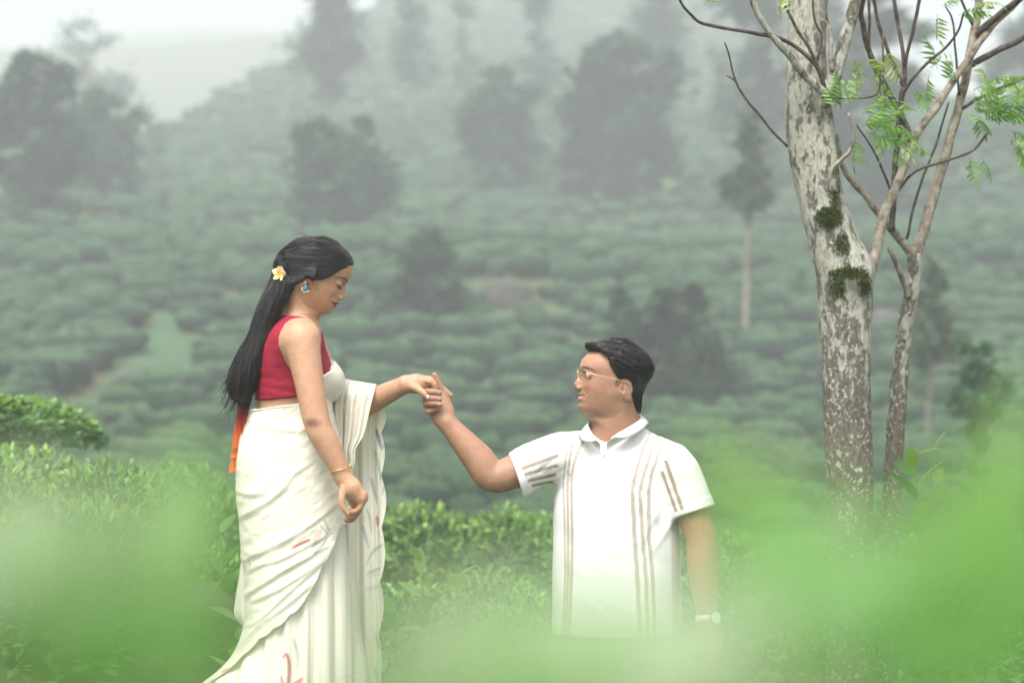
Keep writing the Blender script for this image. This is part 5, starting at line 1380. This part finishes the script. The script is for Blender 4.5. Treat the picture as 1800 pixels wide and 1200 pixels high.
def shirt_body(P):
    z = P[:, 2]; xl, xr, dp = shl(z), shr_(z), shd(z); a = (xr-xl)/2; xc = (xl+xr)/2
    k = ((np.abs(P[:, 0]-xc)/a)**2.5+(np.abs(P[:, 1]-SHY)/dp)**2.5)**(1/2.5)
    d = (k-1)*np.minimum(a, dp)
    return smax(d, z-wp(0, 745)[2], .02)
def shirt(P):
    body = shirt_body(P)
    d = smax(body, wp(0, 1115)[2]-P[:, 2], .003)
    d = smax(d, -np.maximum(body+.006, P[:, 2]-wp(0, 1080)[2]), .003)
    s1 = sleeve(P, [wp(1040, 792, .04), psh, psh*.55+pel*.45, cuffp[0], wp(880, 842, .005)], [.052, .066, .0640, .0625, .062], cuffp[0], ax1, .0560)
    s2 = sleeve(P, [wp(1128, 786, .03), qsh+np.array([-.012, 0, -.002]), qsh*.5+cuffp[1]*.5, cuffp[1], wp(1234, 940, -.036)], [.044, .058, .0615, .0605, .0605], cuffp[1], ax2, .0540)
    d = smin(d, np.minimum(s1, s2), .030)
    px = P[:, 0]*620+900
    vx = (px-1061)/620; vz = (P[:, 2]-wp(0, 774)[2])
    neck = ell(P, wp(1078, 745, .045), (.072, .074, .075))
    vee = np.maximum(np.maximum(np.abs(vx)-.52*vz-.001, -vz), P[:, 1]-.03)
    d = smax(d, -neck, .006); return smax(d, -vee, .003)
def shirt_disp(P):
    px, py = pxz(P)
    f1 = fbm(np.stack([(px*.8+py*.6)*.012, (px*.6-py*.8)*.045, P[:, 1]*6], -1), 1, 2, 4)
    wL = np.exp(-((px-945)/38)**2-((py-836)/34)**2); wR = np.exp(-((px-1178)/40)**2-((py-880)/60)**2)
    f2 = fbm(np.stack([(px*.35+py*.94)*.016, (px*.94-py*.35)*.030, P[:, 1]*5], -1), 1, 2, 14)
    d = .0036*fbm(P, 7, 2, 6)+(.006*wL+.006*wR+.0022)*f1+.0026*f2
    d = d-.006*wL*(1-np.abs(np.sin((px*.62+py*.78)*.13)))**2
    d = d+.0045*np.exp(-(((px-1150)*.8+(py-900)*.45)/7)**2)*np.exp(-((py-900)/45)**2)*(P[:, 1] < SHY)
    for c, ax in ((cuffp[0], ax1), (cuffp[1], ax2)):
        near_c = smooth(.12, .09, np.linalg.norm(P-c, axis=1)); d = d*(1-near_c*smooth(-.075, -.045, (P-c)@ax))
    d = d+.0035*np.exp(-(((px-1165)*.75+(py-935)*.55)/6)**2)*np.exp(-((py-935)/40)**2)*(P[:, 1] < SHY)
    return d
m_shirt = mat('white_knit_polo', rough=.85, spec=.15); n = N(m_shirt); n.color(n.attr())
vz_ = n.add('TexVoronoi', Scale=330.0); n.t.links.new(n.co.outputs['Object'], vz_.inputs['Vector']); n.bump(vz_.outputs['Distance'], .22, .0015)
WHITE = np.array([.70, .70, .69]); BROWN = (.29, .21, .155)
def shirt_cols(V):
    px, py = pxz(V); c = np.repeat(WHITE[None], len(V), 0); fr = smooth(.03, .0, V[:, 1]-.05)
    def path(pts, w, a=.95):
        q = np.array(pts, float); X = np.interp(py, q[:, 1], q[:, 0]); m_ = (py > q[0, 1]-2)
        nz = .75+.25*np.sin(py*1.9)*np.sin(px*1.7)
        return smooth(w+.7, w-.7, np.abs(px-X))*m_*a*nz*fr
    body = smooth(.012, -.002, -shirt_side(V))
    for pts, w in [([(1150, 748), (1128, 790), (1115, 830), (1109, 860), (1113, 940), (1117, 1000), (1123, 1120)], 3.8), ([(1163, 752), (1144, 790), (1130, 830), (1122, 860), (1127, 940), (1132, 1000), (1137, 1120)], 3.4), ([(1174, 760), (1158, 790), (1143, 830), (1138, 860), (1138, 940), (1144, 1000), (1149, 1120)], 3.4),
                   ([(1010, 770), (1003, 790), (999, 820), (997, 860), (998, 940), (998, 1000), (993, 1120)], 2.4), ([(1024, 776), (1012, 800), (1005, 830), (1004, 860), (1005, 940), (1004, 1000), (999, 1120)], 2.8), ([(1001, 764), (996, 790), (993, 812), (990, 850), (992, 920), (993, 1000), (989, 1120)], 1.6)]:
        c = mix_col(c, path(pts, w), BROWN)
    # right-hand side seam panel and sleeve stripes
    def seg(a, b, w, al=.9):
        a, b = np.array(a, float), np.array(b, float); d = b-a; t = ((px-a[0])*d[0]+(py-a[1])*d[1])/(d@d)
        r = np.abs((px-a[0])*d[1]-(py-a[1])*d[0])/np.sqrt(d@d)
        return smooth(w+.7, w-.7, r)*smooth(-.02, .02, t)*smooth(1.02, .98, t)*al*fr
    for a, b, w in [((916, 822), (982, 798), 3), ((922, 832), (980, 816), 3), ((927, 843), (976, 833), 3), ((934, 852), (972, 846), 2.5)]: c = mix_col(c, seg(a, b, w), BROWN)
    for a, b, w in [((1167, 806), (1196, 892), 3.2), ((1161, 826), (1186, 896), 2.6)]: c = mix_col(c, seg(a, b, w), BROWN)
    c = mix_col(c, smooth(1174, 1180, px-(py-900)*.02)*smooth(1197, 1192, px)*smooth(895, 915, py)*.45*fr, BROWN)
    return c
def shirt_side(V): return np.zeros(len(V))
V, F = isosurface(shirt, (wp(880, 0)[0], -.125, wp(0, 1125)[2]), (wp(1268, 0)[0], .225, wp(0, 735)[2]), .0038, disp=shirt_disp)
so = mlink('polo_shirt', V, F, m_shirt, shirt_cols(V))
# collar: a folded band standing round the neck, open at the front
def collar():
    top = [(1056, 778, -.062), (1046, 768, -.060), (1036, 752, -.040), (1036, 742, .02), (1060, 728, .095), (1095, 724, .11), (1120, 726, .075), (1124, 736, .02), (1108, 748, -.03), (1084, 762, -.060), (1066, 776, -.066)]
    low = [(1042, 776, -.078), (1028, 777, -.074), (1020, 772, -.052), (1018, 764, .02), (1045, 750, .115), (1095, 746, .135), (1132, 742, .095), (1140, 744, .02), (1128, 756, -.045), (1104, 770, -.072), (1083, 769, -.080)]
    a = catmull(np.array([wp(*p) for p in top]), 60); b = catmull(np.array([wp(*p) for p in low]), 60)
    V = []
    for t, w in ((0, .0), (.08, .004), (.3, .008), (.65, .008), (1., .004)):
        V.append(a*(1-t)+b*t+np.array([0, 0, w*.6])+w*.5*np.array([0, -1, 0]))
    inn = [b*.98+a*.02+np.array([0, .0, .002]), a*.7+b*.3-np.array([0, 0, .004]), a+np.array([0, .003, -.004]), a+np.array([0, .006, -.032])*.9]
    V += inn
    V = np.stack(V, 0); return V.reshape(-1, 3), grid_faces(60, V.shape[0])
V, F = collar(); mlink('collar', V, F, m_shirt, np.repeat(WHITE[None], len(V), 0), parent=so)
zp = project(shirt, np.array([wp(1061-(py-774)*.055, py, -.085) for py in np.linspace(776, 832, 20)]), .0008)
V, F = tube(zp, .0011, 6); mlink('zip', V, F, m_silver, parent=so)
V, F = tube(np.array([zp[2]+np.array([0, -.003, 0]), zp[4]+np.array([0, -.005, 0]), zp[6]+np.array([0, -.004, 0])]), [.0022, .0026, .0016], 8); mlink('zip_pull', V, F, m_silver, parent=so)

# trousers and shoes ----------------------------------------------
m_trou = mat('taupe_trousers', rough=.9, spec=.15); n = N(m_trou); n.color(n.ramp(n.noise(40, 3), [(.3, (.15, .135, .115)), (.7, (.20, .18, .155))])); n.bump(n.noise(500, 2), .2, .001)
hipz = wp(0, 1125)[2]
hip1, hip2 = np.array([wp(1050, 0)[0], .06, .42]), np.array([wp(1120, 0)[0], .06, .42])
kneeA, ankA = np.array([wp(1170, 0)[0], -.02, .085]), np.array([wp(1300, 0)[0], .26, .075])        # knee on the ground, shin back
kneeB, ankB = np.array([wp(1030, 0)[0], .00, .085]), np.array([wp(1165, 0)[0], .30, .075])          # both knees down
def trousers(P):
    d = ell(P, ((hip1+hip2)/2)+np.array([0, .0, .0]), (.165, .125, .13))
    d = smin(d, curve_chain(P, [hip2, (hip2+kneeA)/2, kneeA], [.095, .088, .074], 6), .04)
    d = smin(d, curve_chain(P, [kneeA, (kneeA+ankA)/2, ankA], [.072, .066, .05], 6), .02)
    d = smin(d, curve_chain(P, [hip1, (hip1+kneeB)/2, kneeB], [.095, .088, .072], 6), .04)
    d = smin(d, curve_chain(P, [kneeB, (kneeB+ankB)/2, ankB], [.070, .066, .056], 6), .02)
    return smax(d, P[:, 2]-wp(0, 1090)[2], .01)
V, F = isosurface(trousers, (wp(900, 0)[0], -.36, -.02), (wp(1360, 0)[0], .36, .62), .009, disp=lambda P: .005*fbm(P, 11, 2, 3))
V[:, 2] = np.maximum(V[:, 2], .004); mlink('trousers', V, F, m_trou)
m_shoe = mat('brown_leather_shoe', (.07, .04, .025), .4, .4)
for nm, a, dr in (('shoe', ankB, np.array([.3, .5, -.8])), ('shoe', ankA, np.array([.3, .5, -.8]))):
    dr = dr/np.linalg.norm(dr); a0 = np.array([a[0], a[1], max(.05, a[2]-.03)])
    f_ = lambda P: smax(smin(cone(P, a0-dr*.03, a0+dr*.06+np.array([0, 0, -.008]), .042, .040), cone(P, a0+dr*.06+np.array([0, 0, -.01]), a0+dr*.16+np.array([0, 0, -.016]), .040, .030), .02), .004-P[:, 2], .004)
    V, F = isosurface(f_, a0-.24, a0+.24, .008); V[:, 2] = np.maximum(V[:, 2], .003); mlink(nm, V, F, m_shoe)

# glasses and watch -----------------------------------------------
m_frame = mat('clear_gold_frame', (.62, .50, .34), .25, .5, Metallic=.6)
m_lens = mat('lens_glass', (1, 1, 1), .02, .5, Transmission_Weight=1.0, IOR=1.02, Alpha=.12)
gl = empty('glasses', tuple(mh.world((116, 0, 20))-MROOT)); gl.parent = man
GL0 = mh.world((116, 0, 20))
def glink(name, V, F, m_): return link(name, mesh(name, np.asarray(V)-GL0, F), m_, gl)
aa = np.linspace(0, 2*np.pi, 41)
for sgn in (-1, 1):
    cx = 31
    rx = 23.5*np.sign(np.cos(aa))*np.abs(np.cos(aa))**.8; rz = 18.5*np.sign(np.sin(aa))*np.abs(np.sin(aa))**.85
    rim = np.stack([118.5-.010*(rx+cx)**2*.55-.06*rz*0, sgn*(cx+rx), 17+rz-.0*rx], -1)
    V, F = tube(mh.world(rim), .0013, 6, False); glink('rim', V, F, m_frame)
    ce = mh.world(rim.mean(0)); R_ = mh.world(rim[:-1])
    V = np.vstack([R_, R_+mh.R[:, 0]*.0012, ce[None], ce[None]+mh.R[:, 0]*.0012]); i = np.arange(40); j = (i+1) % 40
    F = np.vstack([np.stack([i, j, np.full(40, 80)], -1), np.stack([40+j, 40+i, np.full(40, 81)], -1)]); glink('lens', V, F, m_lens)
    tp = np.array([(101, sgn*56, 25), (92, sgn*66, 25), (60, sgn*74, 22), (20, sgn*77, 19), (-6, sgn*76, 17), (-22, sgn*73, 4)])
    V, F = tube(mh.world(catmull(tp, 20)), .0012, 6); glink('temple', V, F, m_frame)
br_ = np.array([(117.8, -8.5, 22), (121, -4, 25), (121.5, 0, 26), (121, 4, 25), (117.8, 8.5, 22)]); V, F = tube(mh.world(catmull(br_, 12)), .0012, 6); glink('bridge', V, F, m_frame)
wt = empty('watch', tuple(qwr-MROOT)); wt.parent = man
m_strap = mat('white_watch_strap', (.72, .71, .68), .5, .3); m_dial = mat('white_watch_dial', (.78, .78, .76), .3, .4)
wax = (qwr-qel)/np.linalg.norm(qwr-qel); w1 = np.cross(wax, [0, 1, 0]); w1 /= np.linalg.norm(w1); w2 = np.cross(wax, w1)
a = np.linspace(0, 2*np.pi, 33); ringp = .0305*(np.cos(a)[:, None]*w1+np.sin(a)[:, None]*w2)
Vs = np.stack([ringp-wax*.009, ringp*1.07-wax*.008, ringp*1.07+wax*.008, ringp+wax*.009], 0).reshape(-1, 3); link('strap', mesh('strap', Vs, grid_faces(33, 4)), m_strap, wt)
nd = np.array([.55, -.80, .1]); nd -= wax*(nd@wax); nd /= np.linalg.norm(nd); c = nd*.033; s1 = np.cross(wax, nd)
def disc(c, r, t):
    R_ = r*(np.cos(a[:-1])[:, None]*wax+np.sin(a[:-1])[:, None]*s1); V = np.vstack([c+R_, c+R_+nd*t, c[None]+nd*t]); i = np.arange(32); j = (i+1) % 32
    return V, [(i_, j_, 32+j_, 32+i_) for i_, j_ in zip(i, j)]+[(32+i_, 32+j_, 64) for i_, j_ in zip(i, j)]
V, F = disc(c, .0185, .007); link('case', mesh('case', V, F, smooth_shade=False), m_silver, wt)
V, F = disc(c+nd*.0072, .0155, .0006); link('dial', mesh('dial', V, F, smooth_shade=False), m_dial, wt)

# ------------------------------------------------------------------ tea bushes close behind the couple
m_near = leaf_mat('tea_leaf_near', .42, .35)
def leaves_mesh(pos, dirs, up, size, cols, name):
    """one mesh of 5-vertex folded leaves"""
    n_ = len(pos); d = dirs/np.linalg.norm(dirs, axis=1)[:, None]; s = np.cross(d, up); s /= np.linalg.norm(s, axis=1)[:, None]+1e-9; u = np.cross(s, d)
    L = size[:, None]; V = np.stack([pos, pos+d*L*.45+s*L*.26+u*L*.06, pos+d*L*.5-u*L*.03, pos+d*L*.45-s*L*.26+u*L*.06, pos+d*L-u*L*.10], 1).reshape(-1, 3)
    k = np.arange(n_)[:, None]*5; F = (k[:, :, None]+np.array([[0, 2, 1], [0, 3, 2], [1, 2, 4], [2, 3, 4]])[None]).reshape(-1, 3)
    me = mesh(name, V, F, np.repeat(cols, 5, 0)); return me
def bush_leaves(seed, n_=3800, yel=.5, leaf=.068):
    r = np.random.default_rng(seed)
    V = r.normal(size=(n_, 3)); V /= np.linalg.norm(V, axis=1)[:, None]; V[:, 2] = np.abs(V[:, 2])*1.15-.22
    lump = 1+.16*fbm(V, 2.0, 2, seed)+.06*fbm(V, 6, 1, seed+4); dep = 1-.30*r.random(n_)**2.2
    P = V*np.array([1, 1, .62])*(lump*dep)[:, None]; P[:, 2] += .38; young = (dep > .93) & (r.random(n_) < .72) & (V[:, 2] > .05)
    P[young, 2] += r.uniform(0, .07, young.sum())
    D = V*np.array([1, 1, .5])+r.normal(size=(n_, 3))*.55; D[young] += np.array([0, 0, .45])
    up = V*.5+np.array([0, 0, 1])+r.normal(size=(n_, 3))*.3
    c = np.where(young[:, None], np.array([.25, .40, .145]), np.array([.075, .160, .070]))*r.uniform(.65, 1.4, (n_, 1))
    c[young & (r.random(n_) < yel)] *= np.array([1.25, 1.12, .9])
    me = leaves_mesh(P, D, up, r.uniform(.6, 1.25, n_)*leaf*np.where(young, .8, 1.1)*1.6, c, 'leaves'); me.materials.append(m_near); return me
def bush_stems(seed):
    r = np.random.default_rng(seed); parts = []
    for k in range(16):
        a = r.uniform(0, 6.28); e = np.array([math.cos(a)*r.uniform(.3, .8), math.sin(a)*r.uniform(.3, .8), r.uniform(.55, .85)])
        parts.append(tube(catmull(np.array([(e[0]*.1, e[1]*.1, -.35), e*np.array([.45, .45, .45]), e]), 7), np.linspace(.035, .008, 7), 5))
    V, F = tjoin(parts); me = mesh('stems', V, F); me.materials.append(m_twig); return me
BL = [bush_leaves(k, 3800, y) for k, y in ((1, .5), (2, .6), (3, .4), (4, .5))]; BS = [bush_stems(1), bush_stems(2)]
def near_bush(px, top, dist, rad, h, label, k=0, rz=0., flat=1.0, ry=None):
    """tea bush whose canopy top is seen at row top"""
    p = at(px, top, dist); z = p.z-h
    o = empty('tea_bush', (p.x, p.y, z)); tag(o, label, 'tea bush', 'leafy tea bushes close behind the couple'); o.rotation_euler = (0, 0, rz); o.scale = (rad, ry or rad, h)
    a = link('leaves', BL[k % 4], None, o); a['kind'] = 'stuff'; link('stems', BS[k % 2], None, o)
    g = float(height(p.x, p.y))
    return o
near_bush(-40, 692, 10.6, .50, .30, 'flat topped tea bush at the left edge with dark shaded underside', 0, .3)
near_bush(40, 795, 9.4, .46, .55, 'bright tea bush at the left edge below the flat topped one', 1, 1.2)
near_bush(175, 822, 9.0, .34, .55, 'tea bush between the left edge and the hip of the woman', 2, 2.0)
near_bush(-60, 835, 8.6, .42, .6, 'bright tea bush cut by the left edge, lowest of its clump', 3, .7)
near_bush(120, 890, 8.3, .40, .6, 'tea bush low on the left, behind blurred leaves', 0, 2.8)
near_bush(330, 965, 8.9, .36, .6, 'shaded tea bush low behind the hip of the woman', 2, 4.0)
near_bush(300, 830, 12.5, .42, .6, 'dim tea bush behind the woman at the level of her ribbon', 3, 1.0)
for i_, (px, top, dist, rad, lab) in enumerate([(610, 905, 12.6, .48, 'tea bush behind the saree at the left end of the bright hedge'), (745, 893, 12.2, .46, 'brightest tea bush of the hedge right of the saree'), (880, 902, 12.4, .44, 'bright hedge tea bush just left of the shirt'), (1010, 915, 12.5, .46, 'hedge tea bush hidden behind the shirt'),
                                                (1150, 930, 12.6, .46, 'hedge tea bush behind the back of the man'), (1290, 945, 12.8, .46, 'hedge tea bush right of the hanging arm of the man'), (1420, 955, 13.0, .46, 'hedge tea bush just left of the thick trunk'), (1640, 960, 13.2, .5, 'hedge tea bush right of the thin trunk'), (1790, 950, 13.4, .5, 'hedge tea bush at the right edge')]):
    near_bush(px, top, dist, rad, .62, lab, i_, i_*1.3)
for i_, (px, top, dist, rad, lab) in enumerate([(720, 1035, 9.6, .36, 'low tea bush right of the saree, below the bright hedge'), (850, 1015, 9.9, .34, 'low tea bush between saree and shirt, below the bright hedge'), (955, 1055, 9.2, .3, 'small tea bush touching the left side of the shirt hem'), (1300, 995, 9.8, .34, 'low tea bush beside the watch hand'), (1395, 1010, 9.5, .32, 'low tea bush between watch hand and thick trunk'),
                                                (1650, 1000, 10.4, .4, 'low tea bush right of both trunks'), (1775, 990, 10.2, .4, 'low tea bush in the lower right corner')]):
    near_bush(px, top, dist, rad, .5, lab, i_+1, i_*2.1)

# undergrowth --------------------------------------------------------
r = np.random.default_rng(77); n_ = 17000
dd = r.uniform(6.2, 15, n_)**1.0; px = r.uniform(-120, 1950, n_); X = (px-900)/FPX*dd; Y = dd-CAMD
keep = ((np.hypot(X+.62, Y) > .33) & (np.hypot(X-.33, Y-.03) > .33)); X, Y, dd = X[keep], Y[keep], dd[keep]; n_ = len(X)
Z = height(X, Y); patch = fbm(np.stack([X, Y, 0*X], -1), 1.6, 2, 4); hh = np.clip(.08+.22*(patch+.35), .02, .4)*r.uniform(.1, 1, n_)
D = r.normal(size=(n_, 3)); D[:, 2] = np.abs(D[:, 2])*.5; cc = np.array([.10, .20, .08])*r.uniform(.5, 1.9, (n_, 1))*(1+.25*patch[:, None])
me = leaves_mesh(np.stack([X, Y, Z+hh], -1), D, np.tile([0, 0, 1.], (n_, 1))+r.normal(size=(n_, 3))*.3, r.uniform(.03, .085, n_), cc, 'undergrowth'); me.materials.append(m_near)
tag(link('undergrowth', me), 'low weeds and leaves covering the ground', 'undergrowth', kind='stuff')

# leafy plants that stand out one by one -------------------------------
bme = []
for k, c in enumerate([(.075, .17, .05), (.12, .25, .06), (.20, .30, .10), (.17, .34, .06), (.28, .36, .20)]):
    V, F = blade(1.0, .24, .22, .22, 8); me = mesh('leaf', V, F, np.repeat(np.array([c]), len(V), 0)); me.materials.append(m_leaf); bme.append(me)
m_stem = mat('green_stem', (.12, .17, .05), .6, .3)
def plant(name, px, py, dist, cnt, size, hue, label, cat='plant', spread=.5, seed=0, height_=.3, group=None):
    """stem with separate big leaves; (px, py) is where the middle of the foliage is seen"""
    r = np.random.default_rng(seed); p = at(px, py, dist); g = float(height(p.x, p.y)); root = empty(name, (p.x, p.y, g)); tag(root, label, cat, group)
    zc = p.z-g; top = np.array([r.normal()*.03, r.normal()*.03, zc+height_*.4]); pts = catmull(np.array([(0, 0, -.02), (.02, .01, zc*.5), top]), 8)
    V, F = tube(pts, np.linspace(.006, .002, 8), 6); link('stem', mesh('stem', V, tri(F)), m_stem, root)
    for k in range(cnt):
        f_ = k/max(1, cnt-1); b = np.array([0, 0, zc-height_*.5+height_*f_]); b[:2] = np.array([np.interp(b[2], pts[:, 2], pts[:, 0]), np.interp(b[2], pts[:, 2], pts[:, 1])])
        o = link('leaf', bme[hue if r.random() < .7 else r.integers(0, 3)], None, root); o.location = b
        o.rotation_euler = (r.normal()*.3, -.5-.5*f_+r.normal()*.3, k*2.4+r.uniform(-.3, .3)); s = size*r.uniform(.7, 1.15); o.scale = (s, s, s)
    return root
for i_, a in enumerate([(712, 1155, 7.6, 10, .13, 1, 'broad leaved plant touching the right hem of the saree'), (765, 1165, 7.3, 9, .11, 0, 'broad leaved plant a little right of the saree hem'), (800, 1085, 8.4, 9, .11, 2, 'pale upright shoots between the couple'), (735, 1060, 8.6, 8, .10, 2, 'pale shoot close to the saree below the hedge'), (395, 1140, 7.5, 6, .13, 4, 'few long pale leaves left of the saree above the boulder'),
                        (395, 1010, 8.0, 9, .09, 1, 'leafy plant left of the saree below her hip'), (355, 935, 8.3, 9, .09, 0, 'leafy plant left of her hip'), (1618, 880, 7.6, 9, .13, 4, 'pale leaved plant beside the foot of the thin trunk'), (1652, 868, 7.7, 6, .085, 4, 'sprig with wide leaves right of the thin trunk'), (1300, 1060, 7.9, 9, .10, 2, 'pale leafy plant right of the watch'),
                        (880, 1120, 7.7, 9, .10, 1, 'leafy plant in front of the hedge beside the shirt hem'), (1420, 1150, 7.4, 9, .12, 1, 'leafy plant at the foot of the thick trunk'), (200, 1130, 7.6, 9, .08, 2, 'leafy plant low at the left, left of the boulder'), (90, 1120, 7.8, 9, .08, 1, 'leafy plant in the lower left corner')]):
    plant('leafy_plant', *a[:6], a[6], seed=40+i_, height_=.28, group='leafy plants around the couple')
o = rock(335, 1195, (.20, .2, .17), 11, 'brown grey boulder low left of the saree train', 8.0, .1)

# tea shoots right in front of the lens, far out of focus --------------
m_fore = leaf_mat('young_tea_leaf', .34, .5)
fme = []
for k, c in enumerate([(.21, .41, .13), (.30, .49, .17), (.38, .49, .33), (.17, .35, .12), (.38, .49, .24), (.50, .57, .48)]):  # the palest greens have sky glare on glossy leaves painted in
    V, F = blade(1.0, .23, .25, .18, 10); me = mesh('leaf', V, F, np.repeat(np.array([c]), len(V), 0)); me.materials.append(m_fore); fme.append(me)
def fore(px0, dist0, leaves, label, seed):
    r = np.random.default_rng(seed); p0 = at(px0, 1250, dist0*.7); g = float(height(p0.x, p0.y)); root = empty('foreground_tea_plant', (p0.x, p0.y, g)); tag(root, label, 'tea plant', 'tea plants right before the camera')
    base = Vector((p0.x, p0.y, g))
    for (px, py, dist, L, hue, ang) in leaves:
        dist *= .70; L *= .72
        p = at(px, py, dist); o = link('leaf', fme[hue], None, root); d = Vector((math.cos(ang), .25*r.normal(), math.sin(ang))).normalized()
        q = p-d*L*.5; nrm = Vector((r.normal()*.35, -1, .55+r.normal()*.3)); y_ = nrm.cross(d).normalized(); z_ = d.cross(y_)
        M = Matrix((d, y_, z_)).transposed().to_4x4(); o.matrix_local = Matrix.Translation(q-base) @ M @ Matrix.Scale(L, 4)
        if r.random() < .75:
            e = np.array(q-base); s = np.array([e[0]*.35+r.normal()*.02, e[1]*.35+r.normal()*.02, max(.05, e[2]-.38)]); c = (s+e)/2+np.array([0, 0, -.05])
            V, F = tube(catmull(np.array([(0, 0, 0), s, c, e]), 12), np.linspace(.005, .0012, 12), 5); link('stem', mesh('stem', V, tri(F)), m_stem, root)
    return root
fore(150, .75, [(40, 1010, .72, .062, 2, 2.6), (160, 990, .66, .060, 2, .5), (230, 930, .75, .055, 2, 1.1), (100, 900, .80, .045, 2, 2.0), (330, 875, .95, .048, 0, 1.35), (355, 835, 1.0, .034, 0, 1.9), (150, 1110, .60, .06, 3, .4), (290, 1140, .66, .06, 0, -.3), (-40, 940, .7, .05, 2, 1.2), (350, 960, .9, .04, 1, 1.2), (380, 1080, .75, .03, 3, .8)],
     'blurred pale tea shoots in front of the lens at the lower left', 3)
fore(1010, .62, [(760, 1120, .62, .05, 5, .4), (840, 1080, .64, .045, 5, 2.6), (720, 1170, .6, .05, 2, 1.0), (930, 1110, .62, .055, 5, .4), (1010, 1075, .66, .055, 5, 2.8), (1180, 1080, .66, .055, 5, .5), (1050, 1120, .60, .060, 5, .3), (1150, 1110, .60, .055, 5, 2.7),  (960, 1180, .58, .045, 0, 1.2), (1210, 1130, .70, .045, 5, .8), (1130, 1200, .58, .05, 2, 2.9), (880, 1190, .66, .035, 1, 2.5), (1260, 1190, .62, .05, 2, .5), (760, 1230, .6, .035, 2, .6), (1090, 1070, .75, .03, 5, 1.0)],
     'blurred tea shoots in front of the lens at the bottom middle', 4)
fore(1560, .75, [(1300, 860, .95, .040, 1, 2.3), (1370, 920, .85, .055, 0, .8), (1460, 985, .75, .060, 0, 2.8), (1560, 960, .80, .055, 1, .4), (1640, 920, .85, .045, 4, 1.2), (1720, 880, .80, .060, 1, .9), (1790, 800, .90, .055, 1, 1.4), (1790, 960, .75, .06, 0, 2.2), (1740, 1120, .6, .07, 0, .6), (1510, 985, .72, .055, 0, .5), (1620, 1060, .66, .06, 3, .2), (1500, 1120, .62, .06, 3, 2.8), (1350, 1010, .8, .04, 0, 2.7), (1290, 1130, .68, .04, 2, 2.6), (1240, 810, 1.05, .030, 1, 1.8), (1330, 830, 1.0, .035, 4, .6)],
     'blurred vivid green tea shoots in front of the lens at the lower right', 5)

# ------------------------------------------------------------------ mist
hz = bpy.data.materials.new('mist'); hz.use_nodes = True
hn = hz.node_tree.nodes; hl = hz.node_tree.links
hn.remove(hn['Principled BSDF'])
pv = hn.new('ShaderNodeVolumePrincipled'); pv.inputs['Color'].default_value = (.76, .80, .82, 1); pv.inputs['Density'].default_value = HAZE
pv.inputs['Anisotropy'].default_value = 0.0
hl.new(pv.outputs[0], hn['Material Output'].inputs['Volume'])
bx = np.array([[x, y, z] for x in (-460, 460) for y in (-80, 960) for z in (-16, 100)], float)
bf = np.array([[0, 1, 3, 2], [4, 6, 7, 5], [0, 4, 5, 1], [2, 3, 7, 6], [0, 2, 6, 4], [1, 5, 7, 3]])
tag(link('haze', mesh('haze', bx, bf, smooth_shade=False), hz), 'pale mist filling the valley', 'mist', kind='stuff')
